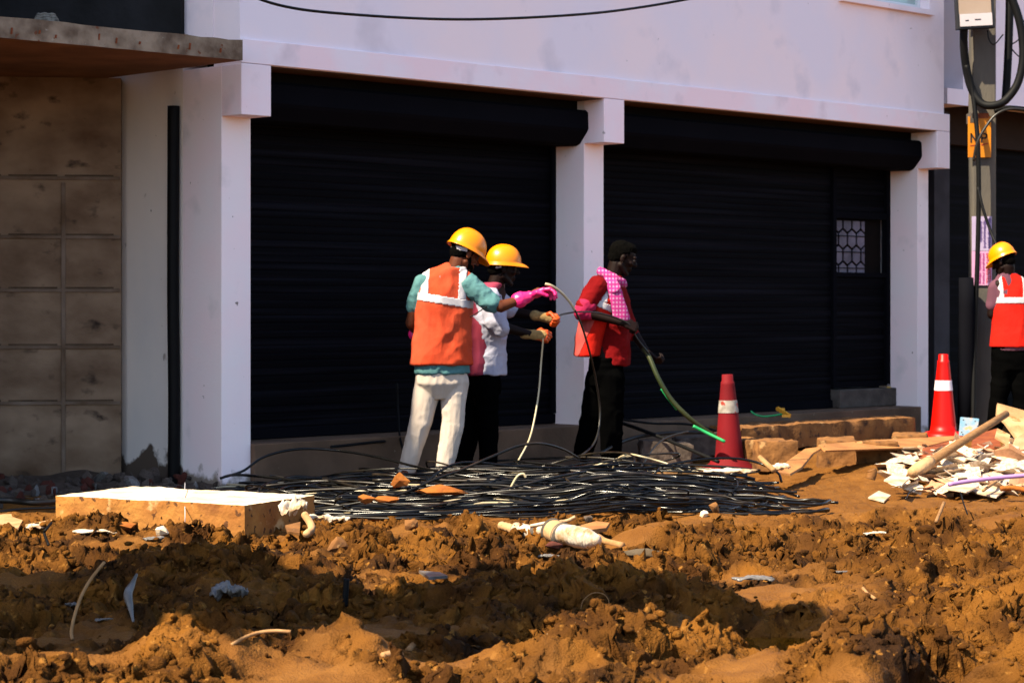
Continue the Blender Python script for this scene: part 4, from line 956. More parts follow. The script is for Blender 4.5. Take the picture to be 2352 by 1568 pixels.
# ------------------------------------------------------------------ cables
def DG(px, py, guess):      # distance at which the mud surface meets this line of sight
    ys = np.arange(max(6.0, guess-1.6), guess+1.8, .02); xs = (px-1176)/FPX*ys; zs = EYE-(py-700)/FPX*ys
    hit = np.nonzero(height(xs, ys) >= zs)[0]; return float(ys[hit[0]])-.015 if len(hit) else guess
def cable(name, pts, r, m, label, cat='cable', group=None, n=8, sub=8):
    pts = spline(pts, sub); c = pts[0].copy(); mb = MB().tube([p - c for p in pts], r, n)
    o = mb.build(name, m, None, c, smooth=True); return tag(o, label, cat, group)
HEAPLAB = 'black cable lying in the long loose heap of black cables'
def heap():
    rr = random.Random(23); cols = ['cable']*12 + ['cable_dusty']*5 + ['cable_pale']*1 + ['cable_grey']*1
    N = 240
    for i in range(N):
        t = i/N; lay = .012 + .15*t*rr.uniform(.3, 1.0)
        cx = rr.triangular(-1.5, 1.55, .05); 
        dep = 1 - abs((cx-.15)/2.1)**1.6
        cy = 13.6 + rr.uniform(-1, 1)*1.35*max(.3, dep); a = rr.triangular(.4, 1.9, 1.0); b = rr.triangular(.04, .60, .16); tilt = rr.gauss(0.0, .22)
        x0 = max(cx-a, -1.95 + rr.uniform(0, .6)); x1 = min(cx+a, 1.84 - rr.uniform(0, .5)*1.5)
        if x1-x0 < .5: x1 = x0+.6
        cx = (x0+x1)/2; a = (x1-x0)/2
        rr_q = rr.uniform(.6,1.6); a0 = rr.uniform(0, 6.28); span = rr.uniform(2.2, 6.6); K = int(10 + span*3.5); pts = []; ph = rr.uniform(0, 6.28)
        for k in range(K+1):
            q = a0 + span*k/K; ex = math.cos(q); ex = math.copysign(abs(ex)**.8, ex); x = cx + a*ex; y = cy + b*math.sin(q) + (x-cx)*math.tan(tilt) + .04*math.sin(q*2.3+ph)
            y += .02*math.sin(k*1.7+ph)
            y = min(max(y, 12.05 + .25*abs(x)*(x<0)*rr_q + .35*max(0, (x-1.2))), 15.4 - .25*abs(x))
            env = max(.15, 1 - ((x-.2)/2.3)**2)
            z = mz(x, y)*.7 + .012 + lay*env*(.45 if x < .15 else min(1, .45+(x-.15)*1.5)) + .012*math.sin(q*3+ph*2) + (.10*max(0, math.sin(q*1.5+ph)) if i % 5 == 0 else 0)
            pts.append((x, y, max(z, .008)))
        c = cols[rr.randrange(len(cols))]
        cable('cable', pts, rr.uniform(.0052, .0092), M[c], {'cable': HEAPLAB, 'cable_dusty': 'dusty black cable lying in the long loose heap', 'cable_pale': 'pale cream duct lying among the heap of black cables', 'cable_grey': 'grey duct lying among the heap of black cables'}[c], 'cable',
              {'cable': 'black cables in the heap', 'cable_dusty': 'dusty cables in the heap', 'cable_pale': 'pale ducts in the heap', 'cable_grey': 'grey ducts in the heap'}[c], 6, 3)
heap()
A = 14.7
cable('duct', [W(1262,656,14.72), W(1285,668,14.78), W(1312,698,14.85), W(1333,740,14.95), W(1352,800,15.1), W(1368,870,15.3), W(1378,945,15.4), W(1370,1005,15.3), W(1345,1038,15.1), W(1305,1056,14.9), W(1240,1066,14.7), W(1120,1070,14.5), W(1000,1072,14.4)],
      .0072, M['cable_grey'], 'long thin duct running from the raised pink glove down into the heap', 'cable')
cable('duct', [W(1252,652,14.71), W(1266,656,14.715), W(1288,671,14.77), W(1308,693,14.83), W(1320,712,14.87)], .0095, M['cable_pale'], 'pale yellow end of duct bent between pink glove and red sleeve', 'cable')
cable('cable', [W(1284,724,15.28), W(1300,720,15.35), W(1330,716,15.5), W(1370,718,15.75), W(1410,728,15.85), W(1445,745,15.9), W(1462,775,15.95), W(1490,812,16.0)], .0065, M['cable_grey'], 'taut grey cable between orange glove and the hands of the bareheaded person', 'cable')
cable('cable', [W(1248,775,15.1), W(1243,830,15.1), W(1238,895,15.05), W(1229,955,15.0), W(1215,1010,14.9), W(1188,1062,14.7)], .0060, M['cable_pale'], 'thin pale cable hanging from the lower orange glove to the ground', 'cable')
cable('cable', [W(1100,716,14.62), W(1080,728,14.58), W(1118,704,14.60), W(1150,680,14.66)], .0035, M['black_pipe'], 'short black cord at the teal sleeve of the worker with pink gloves', 'cord')
def heave(name, L, r, m, label):   # (px, py, depth)
    return cable(name, [W(*p) for p in L], r, M[m], label, 'cable')
heave('cable', [(520,1094,14.0),(560,1080,14.05),(600,1052,14.15),(650,1036,14.2),(710,1030,14.25),(790,1036,14.2),(870,1050,14.0),(950,1070,13.8),(1040,1088,13.6),(1130,1100,13.5),(1240,1108,13.4)], .0085, 'cable', 'black cable in the tallest arch at the left of the heap')
heave('cable', [(870,1148,12.9),(930,1130,13.0),(1000,1100,13.1),(1060,1078,13.2),(1130,1048,13.35),(1190,1024,13.5),(1240,1018,13.6),(1290,1030,13.8),(1330,1052,14.0)], .0085, 'cable_dusty', 'cable with a sunlit back arching in front of the trousers of the middle workers')
heave('cable', [(850,1140,12.9),(900,1138,12.95),(960,1118,13.1),(1010,1082,13.3),(1050,1064,13.4),(1100,1062,13.5),(1180,1070,13.6),(1300,1074,13.7),(1420,1066,13.8)], .0085, 'cable', 'black cable curling around the orange stone by the cream trousers')
heave('cable', [(1165,1140,13.0),(1178,1110,13.0),(1190,1092,13.0),(1202,1088,13.0),(1208,1096,13.0)], .0075, 'cable_pale', 'short pale cable end standing up in the middle of the heap')
heave('cable', [(1470,1075,14.5),(1480,1060,14.6),(1500,1030,14.8),(1530,1005,15.0),(1580,990,15.2)], .0075, 'cable_grey', 'thin grey cable rising from the heap beside the faded cone')
heave('cable', [(1250,1078,13.8),(1400,1078,13.8),(1500,1072,14.0),(1600,1056,14.3),(1680,1052,14.4),(1740,1062,14.4),(1785,1084,14.3),(1795,1106,14.2)], .0085, 'cable', 'black cable looping in front of the base of the faded cone')
heave('cable', [(1180,1058,14.2),(1420,1082,13.8),(1560,1096,13.7),(1700,1118,13.4),(1790,1142,13.1),(1850,1150,12.95),(1925,1154,12.85)], .009, 'cable', 'black cable whose tip pokes farthest out to the right of the heap')
heave('cable', [(1400,1080,13.9),(1580,1090,13.9),(1700,1106,13.7),(1770,1120,13.5),(1835,1140,13.2)], .0085, 'cable', 'black cable bowing down to the mud at the right end of the heap')
heave('cable', [(505,1098,13.8),(540,1090,13.8),(620,1096,13.7),(720,1108,13.5),(860,1118,13.3),(1000,1122,13.2),(1100,1120,13.2)], .009, 'cable', 'thick black cable with a pale sheen lying behind the big slab')
heave('cable', [(1110,1200,12.3),(1250,1182,12.4),(1340,1150,12.5),(1420,1136,12.6),(1560,1128,12.8),(1700,1126,12.9),(1830,1130,13.0)], .008, 'cable_dusty', 'long dusty cable lying straight along the front right of the heap')
heave('cable', [(700,1150,12.6),(800,1162,12.5),(930,1168,12.45),(1050,1150,12.6),(1180,1118,12.9),(1290,1092,13.2),(1345,1082,13.4)], .008, 'cable_dusty', 'dusty cable slanting up across the middle of the heap')
cable('duct', [W(1478,800,16.05), W(1492,822,16.0), W(1512,868,15.95), W(1540,915,15.95), W(1575,952,15.95), W(1612,982,16.0), W(1660,1012,16.05)], .0175, M['green_pipe'], 'thick olive green duct sagging from the hand of the bareheaded person to the cone', 'pipe', None, 12)
heave('duct', [(1520,892,16.0),(1536,915,15.98),(1556,940,15.97)], .0125, 'bright_green', 'bright green stripe of duct beside the olive duct in mid air')
heave('duct', [(1592,978,15.85),(1620,992,15.85),(1665,1014,15.8)], .012, 'bright_green', 'bright green duct end at the foot of the faded cone')
heave('hose', [(1412,966,16.6),(1460,982,16.4),(1520,1005,16.2),(1580,1030,15.9),(1650,1060,15.6)], .014, 'black_pipe', 'thick black hose slanting behind the feet of the bareheaded person')
heave('hose', [(1380,1040,15.9),(1420,1018,16.1),(1470,1002,16.3),(1540,994,16.4),(1620,992,16.5)], .014, 'cable_grey', 'grey hose bending along the plinth beside the faded cone')
heave('hose', [(1420,962,16.9),(1500,972,16.9),(1580,974,17.0),(1650,990,17.0)], .009, 'black_pipe', 'black hose lying close under the right shutter')
heave('hose', [(912,880,15.6),(914,940,15.6),(918,1000,15.4),(930,1050,15.2)], .008, 'black_pipe', 'thin black line hanging before the shutter left of the cream trousers')
heave('hose', [(905,1012,15.45),(870,1014,15.2),(800,1022,14.9),(760,1026,14.8)], .010, 'black_pipe', 'black hose resting along the top of the plinth under the left shutter')
o = cable('overhead_wire', [W(500,-40,12), W(640,12,12.2), W(800,33,12.5), W(1050,45,13), W(1300,36,13.5), W(1480,16,14), W(1700,-24,14.5)], .0085, M['cable'], 'black overhead wire sagging across the top of the pale facade', 'wire')
# straps on the plinth
cable('green_strap', [W(1724,944,17.6), W(1736,952,17.6), W(1758,956,17.6), W(1796,951,17.65)], .008, M['bright_green'], 'bright green strap lying on the step under the right shutter', 'strap')
MB().bar(W(1782,938,17.8), W(1802,940,17.8), .02, .02).bar(W(1786,938,17.75), W(1814,955,17.6), .02, .03).bar(W(1814,955,17.6), W(1796,955,17.6), .03, .02).build('yellow_strap', M['yellow_tape'])
tag(bpy.data.objects['yellow_strap'], 'folded yellow strap on the step beside the green strap', 'strap')
heave('hose', [(-60,1148,12.6),(20,1149,12.65),(80,1154,12.6),(150,1150,12.7)], .018, 'cable_grey', 'grey pipe lying in the shade left of the big slab')
heave('cable', [(-60,1176,12.2),(0,1174,12.2),(60,1168,12.25),(140,1166,12.3)], .008, 'cable', 'black cable lying in the shade left of the big slab')

# ------------------------------------------------------------------ cones
def cone(name, loc, H, mat_, bandmat, label, band, worn=False):
    root = empty(name, loc, label, 'traffic cone', 'traffic cones'); w = H*.19
    prof = [(.036,H),(.041,H-.003),(.043,H-.05),(.050,H-.055),(.052,H-.075)]
    rb = H*.165
    f = lambda z: .050 + (rb-.050)*(1-(z/(H-.06)))**1.0 if z < H-.06 else .05
    for k in range(12): z = (H-.08)*(1-k/12); prof.append((f(z), z))
    if worn: prof += [(f(.10)+.006,.095),(f(.10)+.02,.085),(f(.10)+.022,.072),(f(.07)+.034,.065),(f(.06)+.036,.050),(f(.04)+.05,.044),(f(.04)+.053,.028),(rb+.085,.022),(rb+.088,.003)]
    else: prof += [(rb+.012,.06),(rb+.035,.042),(rb+.05,.03),(rb+.06,.012),(rb+.062,.002)]
    prof = [p for i, p in enumerate(prof) if i == 0 or p[1] < prof[i-1][1]-1e-4]
    b = MB().lathe(prof, n=48); b.build('cone_body', mat_, root, smooth=True)
    z0, z1 = band; MB().lathe([(f(z1)+.0035,z1),(f((z0+z1)/2)+.0035,(z0+z1)/2),(f(z0)+.0035,z0),(f(z0)-.003,z0-.001),(f(z1)-.003,z1+.001),(f(z1)+.0035,z1)], n=48, closed=False).build('reflective_collar', bandmat, root, smooth=False)
    return root
p = G(1676,1078,0.0); cc = cone('traffic_cone', p, .70, M['cone_faded'], M['cone_band_worn'], 'faded dull red cone with a scuffed silver collar at the end of the cable heap', (.42,.51), True); cc.rotation_euler = (0, R(-1.5), .3)
p = W(2167,1003,18.7); cc = cone('traffic_cone', p, .71, M['cone_red'], M['cone_band'], 'glossy bright red cone with a clean white collar beside the right building edge', (.40,.485))

# ------------------------------------------------------------------ stones, slabs, boards
def hull(n, r, seed, power=.6):
    rg = random.Random(seed); bm = bmesh.new()
    for i in range(n):
        v = Vector((rg.gauss(0,1), rg.gauss(0,1), rg.gauss(0,1))).normalized(); s = rg.uniform(power, 1); bm.verts.new((v.x*r[0]*s, v.y*r[1]*s, v.z*r[2]*s))
    res = bmesh.ops.convex_hull(bm, input=bm.verts); bmesh.ops.delete(bm, geom=[g for g in res['geom_interior'] if isinstance(g, bmesh.types.BMVert)], context='VERTS')
    me = bpy.data.meshes.new('stone'); bm.to_mesh(me); bm.free(); return me
def rough_block(name, size, m, label, cat, loc, rot=(0,0,0), amp=.012, seed=0, cuts=14, mats=None, group=None):
    """a broken concrete or stone block: dense box whose faces and arrises are worn by noise"""
    bm = bmesh.new(); bmesh.ops.create_cube(bm, size=1)
    for v in bm.verts: v.co = Vector((v.co.x*size[0], v.co.y*size[1], v.co.z*size[2]))
    for ax in range(3):
        k = max(2, int(size[ax]/max(size)*cuts*2)); lo = -size[ax]/2
        for i in range(1, k):
            co = [0,0,0]; co[ax] = lo + size[ax]*i/k; no = [0,0,0]; no[ax] = 1
            bmesh.ops.bisect_plane(bm, geom=bm.verts[:]+bm.edges[:]+bm.faces[:], plane_co=co, plane_no=no)
    co = np.array([v.co[:] for v in bm.verts]); hs = np.array(size)/2; e = np.minimum(1, (np.abs(co)/hs)**40)
    cnt = e.sum(1); nrm = np.sign(co)*e; nrm = nrm/np.maximum(1e-6, np.linalg.norm(nrm, axis=1))[:,None]
    nz = fbm(co[:,0]+seed*3, co[:,1], 7, 4, seed, co[:,2]); nz2 = fbm(co[:,0]+seed*3, co[:,1], 22, 3, seed+9, co[:,2])
    co = co + nrm*(amp*nz + amp*.5*nz2 - (cnt > 1.5)*amp*(.15+1.3*np.maximum(0, nz2)))[:,None]
    for v, c in zip(bm.verts, co): v.co = c
    me = bpy.data.meshes.new(name); bm.to_mesh(me); bm.free(); me.update()
    ms = mats if mats else [m]
    for q in ms: me.materials.append(q)
    if len(ms) > 1: me.polygons.foreach_set('material_index', [1 if p.normal.z > .8 and p.center.z > 0 else 0 for p in me.polygons])
    o = link(name, me, None, None, loc, True); o.rotation_euler = rot
    me.set_sharp_from_angle(angle=R(38))
    return tag(o, label, cat, group)
fl = W(127,1203,12.03); fr = W(562,1228,11.46)
dx = Vector((fr.x-fl.x, fr.y-fl.y, 0)); L = dx.length; dxn = dx.normalized(); dyn = Vector((-dxn.y, dxn.x, 0))
cen = Vector((fl.x, fl.y, 0)) + dxn*L/2 + dyn*.345 + Vector((0,0,.065))
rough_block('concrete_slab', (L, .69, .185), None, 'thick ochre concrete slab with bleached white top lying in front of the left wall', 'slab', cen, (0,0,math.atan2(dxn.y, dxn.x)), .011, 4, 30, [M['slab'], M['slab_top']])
cable('string', [W(1010/2352*900*.9188*0+425,1218,11.55), W(425,1175,11.56), W(424,1140,11.9), W(425,1108,12.6)], .0022, M['tape'], 'thin pale string over the middle of the big slab', 'string')
# right side kerb stones
a = W(1704,1026,16.9); b = W(2105,1003,18.5); d = Vector((b.x-a.x, b.y-a.y, 0)); Ln = d.length; d.normalize(); q = Vector((-d.y, d.x, 0))
rough_block('kerb_stone', (Ln, .34, .19), M['stone'], 'longest broken kerb stone in front of the right shutter step', 'stone', Vector((a.x, a.y, .165)) + d*Ln/2 + q*.17, (0,0,math.atan2(d.y, d.x)), .022, 6, 30)
for i, (p0, p1, yb, dep, hh, lab) in enumerate((((1705),1815,1068,16.0,.17,'broken ochre block half hidden behind the faded cone'), (1742,1832,1070,15.6,.16,'rough block just right of the faded cone under the long kerb stone'), (1886,1972,1066,15.9,.17,'ochre block with a chipped corner behind the fallen plywood strip'), (1974,2070,1074,15.7,.17,'squared ochre block left of the fallen wooden handle'), (2060,2140,1050,16.6,.16,'shaded block under the muddy plywood sheet'))):
    a = W(p0, yb, dep); b = W(p1, yb, dep); wd = b.x-a.x
    rough_block('broken_block', (wd, .30, hh+.06), M['stone'], lab, 'stone', Vector(((a.x+b.x)/2, dep+.16, a.z+hh/2-.02)), (R(3*(-1)**i), R(2-i), R(7-5*i)), .018, 20+i, 12)
a = W(1470,1052,16.2); b = W(1590,1052,16.2)
rough_block('broken_block', (b.x-a.x, .24, .19), M['grey_stone'], 'brown stone block lying in the shade behind the cables', 'stone', Vector(((a.x+b.x)/2, 16.35, .09)), (0,.1,.1), .03, 33, 10)
a = W(1560,1040,16.5); b = W(1700,1040,16.5)
rough_block('broken_block', (b.x-a.x, .24, .17), M['grey_stone'], 'brown stone block behind the faded cone in the shade', 'stone', Vector(((a.x+b.x)/2, 16.9, .12)), (0,-.1,.2), .025, 34, 10)
def stone(px, py, dep, wpx, hpx, m, label, seed, name='stone', cat='stone', rot=0, n=26, group=None, rz=None, depth=.8):
    dep = DG(px, py+hpx*.3, dep) if py > 1175 else dep; s = dep/FPX; r = (wpx*s/2*1.15, wpx*s/2*depth, hpx*s/2*1.2); me = hull(n, r, seed)
    o = link(name, me, M[m], None, W(px, py, dep)); o.rotation_euler = (0, rot, 0 if rz is None else rz); return tag(o, label, cat, group)
stone(918,1104,12.35,46,40,'orange_stone','pointed orange stone at the left foot of the cream trousers',3, rot=.1, n=14)
stone(1010,1128,12.3,130,28,'orange_stone','long flat orange stone under the right foot of the cream trousers',5)
stone(885,1147,12.35,70,20,'orange_stone','low orange stone showing between cables in the heap',8)
stone(840,1146,12.3,46,22,'orange_stone','small square orange stone left of another in the heap',9)
stone(860,1190,11.9,90,18,'orange_stone','flat orange stone at the front edge of the cable heap',10)
stone(370,1220,11.25,34,30,'slab_top','pale round stone leaning on the front of the big slab',12)
stone(945,1205,11.5,40,34,'stone','knobbly ochre stone on the mud in front of the heap',14)
stone(775,1254,10.6,62,44,'stone','large ochre clod half buried in the mud below the heap',15)
stone(1268,1252,10.75,50,18,'red_brick','flat piece of red brick in front of the white bundle',16)
stone(1535,1372,8.5,20,16,'stone','small pale pebble lying in the shaded rut',17)
stone(290,1207,11.4,56,22,'orange_stone','rusty lump in a hollow at the foot of the big slab',18)
# dark rubble along the left wall
labs = {'grey_stone': ('grey rubble stone in the shaded heap along the sooty wall', 'grey rubble by the sooty wall'), 'red_brick': ('broken red brick in the shaded rubble along the sooty wall', 'broken bricks by the sooty wall'), 'plastic_grey': ('crumpled grey scrap in the shaded rubble along the sooty wall', 'scraps by the sooty wall')}
hulls = [hull(18, (1,.8,.6), 50+k) for k in range(8)]
rg = random.Random(5)
for i in range(150):
    px = rg.uniform(-30, 500); dep = rg.uniform(12.95, 14.6); x = (px-1176)/FPX*dep; up = .01 + .07*max(0, (dep-13.3)/1.3)*max(.25, 1-abs(px-330)/330)
    k = rg.choice(['grey_stone']*8 + ['red_brick']*2 + ['plastic_grey']); s = rg.uniform(.025, .075)*(1.3 if rg.random() < .12 else 1)
    me = hulls[i % 8].copy(); me.materials.clear(); o = link('rubble_stone', me, M[k], None, (x, dep, up)); o.scale = (s, s*.9, s*rg.uniform(.6,1)); o.rotation_euler = (rg.uniform(0,6), rg.uniform(0,6), rg.uniform(0,6)); tag(o, labs[k][0], 'rubble', labs[k][1])
m = MB(); n = 24
for j in range(n+1):
    for i in range(n+1):
        x = -4.2 + 2.75*i/n; y = 13.1 + 2.0*j/n; m.v.append((x, y, -.02 + .06*max(0, (y-13.3)/1.5) + .03*math.sin(x*9)*math.sin(y*7) + rg.uniform(-.01,.01)))
for j in range(n):
    for i in range(n): a = j*(n+1)+i; m.f.append([a, a+1, a+n+2, a+n+1]); m.mi.append(0)
tag(m.build('rubble_dust_bank', mat('dark_rubble_dust', (.045,.030,.022), (.085,.058,.042), 12, .95, .8, 40), smooth=True), 'bank of dark dust and fine rubble along the foot of the sooty wall', kind='stuff')
m = MB(); n = 30                                     # packed earth strip under the slab on the left
# ------------------------------------------------------------------ broken white tiles on the right
tl = [hull(11, (1,.8,.07), 80+k, .6) for k in range(9)]
for i in range(300):
    u_ = rg.random(); v_ = rg.random()
    px = 2035 + 340*u_**.62; py = 1030 + 110*v_ + (70*(1-u_)*0) ; 
    lo = 1062 - 55*u_; hi = 1118 + 42*math.sin(u_*3.0)
    py = lo + (hi-lo)*v_
    if px < 2120 and py < 1070: continue
    dep = 16.2 - 2.5*v_; z = EYE - (py-700)/FPX*dep; gz = mz((px-1176)/FPX*dep, dep)
    z = max(z, gz+.01+.05*rg.random())
    s = rg.uniform(.045, .15) if i % 9 else rg.uniform(.14,.22); me = tl[i % 9].copy(); me.materials.clear(); k = 'tile_back' if rg.random() < .2 else 'tile'
    o = link('tile_shard', me, M[k], None, W(px, py, dep)); o.location.z = z; o.scale = (s*1.2, s, s*rg.uniform(.9,1.8)); o.rotation_euler = (R(rg.gauss(8, 20)), R(rg.gauss(0, 18)), rg.uniform(0, 6.28))
    tag(o, 'broken white tile in the sunlit pile by the wooden handle' if k == 'tile' else 'brown backed tile piece in the sunlit pile of tiles', 'tile', 'broken tiles in the pile' if k == 'tile' else 'brown backed tiles in the pile')
def sheet(name, pts, m, label, cat, th=.012, group=None):      # flat board or scrap through given points, real thickness
    P = [Vector(p) for p in pts]; c = sum(P, Vector())/len(P); nrm = (P[1]-P[0]).cross(P[2]-P[0]).normalized()
    mb = MB(); k = len(P)
    for e in (nrm*th/2, -nrm*th/2):
        for p in P: mb.v.append(tuple(p - c + e))
    mb.f += [list(range(k))[::-1], [k+i for i in range(k)]] + [[i, (i+1) % k, k+(i+1) % k, k+i] for i in range(k)]; mb.mi += [0]*(k+2)
    o = mb.build(name, M[m], None, c); return tag(o, label, cat, group)
def wrinkled(name, px, py, dep, wpx, hpx, m, label, seed, cat='plastic scrap', amp=.35, rot=0, tall=.5):
    """crumpled bag or cloth: a closed sheet folded by noise"""
    dep = DG(px, py+hpx*.2, dep) if py > 1195 else dep; n = 26; mb = MB(); s = dep/FPX; w_ = wpx*s; h_ = hpx*s; rs = np.random.default_rng(seed)
    g = np.linspace(-1, 1, n); Xg, Yg = np.meshgrid(g, g); X = Xg.ravel(); Y = Yg.ravel()
    rad = 1 + .25*vn2(X*1.3+seed, Y*1.3, seed)
    f = fbm(X+seed*5, Y, 1.2, 4, seed); r2 = 1-2*np.abs(fbm(X+seed*5, Y, 1.6, 3, seed+3))
    sc = 1/np.maximum(1, np.sqrt(X*X+Y*Y)*.92)
    P = np.stack([X*sc*rad*w_/2 + .02*f, Y*sc*rad*h_*tall + .03*r2*w_, h_*.45*(1-(X*X+Y*Y)*.4)*(.6+amp*2*f) + h_*amp*.7*r2 - h_*.2], 1)
    mb.v = [tuple(p) for p in P]
    for j in range(n-1):
        for i in range(n-1): a = j*n+i; mb.f.append([a, a+1, a+n+1, a+n]); mb.mi.append(0)
    o = mb.build(name, M[m], None, W(px, py, dep), smooth=True); o.rotation_euler = (0, rot, 0)
    q = o.modifiers.new('thick', 'SOLIDIFY'); q.thickness = .004; return tag(o, label, cat)
def rod(name, L, r, m, label, cat, n=10):
    if max(p[1] for p in L) > 1230:
        q = max(L, key=lambda p: p[1]); sh_ = DG(q[0], q[1], q[2]) - q[2]; L = [(p[0], p[1], p[2]+sh_) for p in L]
    o = cable(name, [W(*p) for p in L], r, M[m], label, cat, None, n); return o
# wooden handle with collar, resting on the tiles
h0 = W(2095,1086,14.35); h1 = W(2312,950,15.2)
hr = empty('pick_handle', h0, 'long round wooden handle slanting up out of the white tile pile', 'handle')
k0 = h0.lerp(h1, .16)
MB().tube([k0-h0, (k0.lerp(h1,.3))-h0, (k0.lerp(h1,.7))-h0, h1-h0], [.032,.030,.027,.024], 16).build('shaft', M['wood'], hr, smooth=True)
MB().tube([h0-h0, h0.lerp(k0,.6)-h0, k0-h0, k0.lerp(h1,.04)-h0], [.038,.046,.044,.034], 16).build('collar', M['card'], hr, smooth=True)
sheet('plywood_sheet', [W(1880,1022,15.4), W(2000,1012,16.0), W(2190,1002,17.0), W(2212,1004,16.9), W(2120,1028,15.8), W(1895,1036,15.1)], 'board', 'long muddy plywood sheet laid over the blocks in front of the red cone', 'board', .014)
sheet('plywood_strip', [W(1895,1026,15.3), W(1868,1042,15.15), W(1842,1074,14.6), W(1815,1090,14.3), W(1785,1086,14.3), W(1812,1058,14.8), W(1850,1032,15.3)], 'board', 'tan cloth like strip falling from the plywood to the mud', 'board', .014)
sheet('rusty_sheet', [W(2120,1030,15.7), W(2210,1006,16.3), W(2180,1056,15.2), W(2105,1062,15.2)], 'rust', 'dark rusty sheet tilted under the plywood beside the handle', 'metal sheet', .01)
sheet('rusty_sheet', [W(2235,1000,16.6), W(2290,985,16.8), W(2300,1030,15.9), W(2230,1032,15.9)], 'rust', 'orange rusty sheet leaning behind the wooden handle', 'metal sheet', .01)
m = empty('painted_plate', W(2224,980,17.2), 'pale blue painted plate with four bolt holes leaning near the red cone', 'metal plate')
c = W(2224,980,17.2)
MB().quadbox([W(x,y,d)-c for (x,y,d) in ((2202,1000,17.1),(2244,1002,17.1),(2244,1002,17.12),(2202,1000,17.12),(2206,957,17.25),(2249,961,17.25),(2249,961,17.27),(2206,957,17.27))]).build('plate_body', M['blue_plate'], m, bevel=.003)
for (x, y) in ((2213,964),(2240,967),(2209,992),(2237,993)):
    MB().lathe([(.006,-.004),(.006,.003)], tuple(W(x,y,17.13-(y-957)*.0025+.06)-c), 10).build('bolt_hole', M['ink'], m)
sheet('broken_board', [W(2290,928,16.2), W(2352,945,16.2), W(2400,1000,15.9), W(2390,1040,15.6), W(2330,1002,15.8), W(2308,972,16.0), W(2288,952,16.1)], 'card', 'largest pale broken board leaning at the upper end of the handle', 'board', .02)
sheet('broken_board', [W(2290,985,15.9), W(2320,1000,15.8), W(2316,1022,15.6), W(2285,1004,15.7)], 'card', 'small pale board chip under the upper end of the handle', 'board', .015)
sheet('broken_board', [W(2330,1010,15.6), W(2370,985,15.8), W(2380,1030,15.5), W(2320,1040,15.4)], 'tile_back', 'brown splintered board at the right frame edge above the tiles', 'board', .02)
rod('lilac_pipe', [(2180,1112,13.3),(2230,1104,13.4),(2300,1096,13.5),(2400,1088,13.6)], .014, 'purple_pipe', 'lilac plastic pipe lying along the front of the tile pile', 'pipe')
rod('wood_stick', [(2258,1126,13.4),(2278,1112,13.6),(2300,1098,13.9)], .010, 'wood_pale', 'pale stick slanting up in front of the lilac pipe', 'stick')
rod('orange_stick', [(2298,1122,13.4),(2330,1120,13.4),(2362,1126,13.3)], .016, 'orange_stone', 'thick orange brown stick at the right frame edge', 'stick')
rod('wood_stick', [(2150,1198,11.3),(2160,1174,11.4),(2168,1154,11.5)], .009, 'wood', 'short tan stick standing in the mud under the tile pile', 'stick')
rod('wood_stick', [(2222,1180,11.8),(2214,1158,12.0),(2206,1130,12.2)], .004, 'black_pipe', 'thin black twig standing in the mud under the tile pile', 'stick')
for i, (x, y, w_, h_, l) in enumerate(((2020,1140,26,12,'left of'),(2060,1100,30,14,'at the left corner of'),(2275,1128,34,14,'just below'),(2230,1170,22,8,'well below'),(2205,1118,44,12,'under'))):
    pts = [W(x-w_,y+3,13.6), W(x-2,y-h_,13.8), W(x+w_,y-2,13.7), W(x+w_*.4,y+h_,13.4)]
    sheet('tile_chip', pts, 'tile', 'loose white tile chip %s the tile pile' % l, 'tile', .01)
rod('bone_stub', [(2000,1100,13.8),(2004,1085,13.8),(2002,1078,13.8)], .030, 'stone', 'upright ochre stub standing left of the tile pile', 'stone')
wrinkled('paper_scrap', 1790,1075,14.2, 50,34,'plastic_white','crumpled pale scrap at the foot of the tan strip',4)
rod('wood_stick', [(1745,1050,14.3),(1762,1066,14.2),(1778,1080,14.1)], .018, 'wood_pale', 'thick pale stub of wood right of the faded cone base', 'stick')
wrinkled('torn_paper', 1675,1084,13.9, 120,22,'plastic_white','torn white paper strip in front of the faded cone base',7)
rod('batten', [(1480,1088,13.9),(1560,1086,13.9),(1660,1086,13.9)], .012, 'wood', 'thin sunlit wooden batten lying behind the heap beside the cone', 'stick')
# plastic and cloth around the big slab
wrinkled('plastic_bag', 672,1175,11.6, 62,66,'plastic_white','crumpled cream plastic bag hanging at the right end of the big slab',11, 'plastic bag', .45, 0, .4)
wrinkled('plastic_bag', 735,1192,11.7, 60,36,'plastic_white','low white plastic bag right of the cream one',12, 'plastic bag')
wrinkled('plastic_bag', 782,1196,11.75, 46,32,'plastic_white','small white crumpled bag touching the front of the cables',13, 'plastic bag')
rod('cloth_strip', [(700,1182,11.3),(712,1200,11.2),(716,1215,11.1),(704,1226,11.0)], .020, 'card', 'twisted tan strip below the cream plastic bag', 'cloth')
sheet('broken_board', [W(655,1208,11.3), W(690,1200,11.4), W(688,1226,11.1), W(660,1222,11.1)], 'stone', 'small dark board chip beside the twisted tan strip', 'board', .012)
sheet('cardboard_flap', [W(-60,1196,11.9), W(20,1186,12.1), W(52,1196,12.0), W(42,1214,11.6), W(-60,1218,11.6)], 'card', 'pale cardboard flap at the left frame edge', 'cardboard', .012)
sheet('cardboard_flap', [W(-60,1186,12.3), W(24,1180,12.4), W(30,1186,12.3), W(10,1194,12.1), W(-60,1197,12.1)], 'card', 'second cardboard flap lying behind the larger one', 'cardboard', .010)
sheet('broken_board', [W(58,1206,11.9), W(126,1194,12.1), W(126,1204,11.9), W(70,1214,11.6)], 'card', 'narrow pale board between cardboard flap and big slab', 'board', .012)
wrinkled('plastic_scrap', 82,1210,11.3, 40,24,'plastic_white','white scrap between the cardboard flap and the big slab',14)
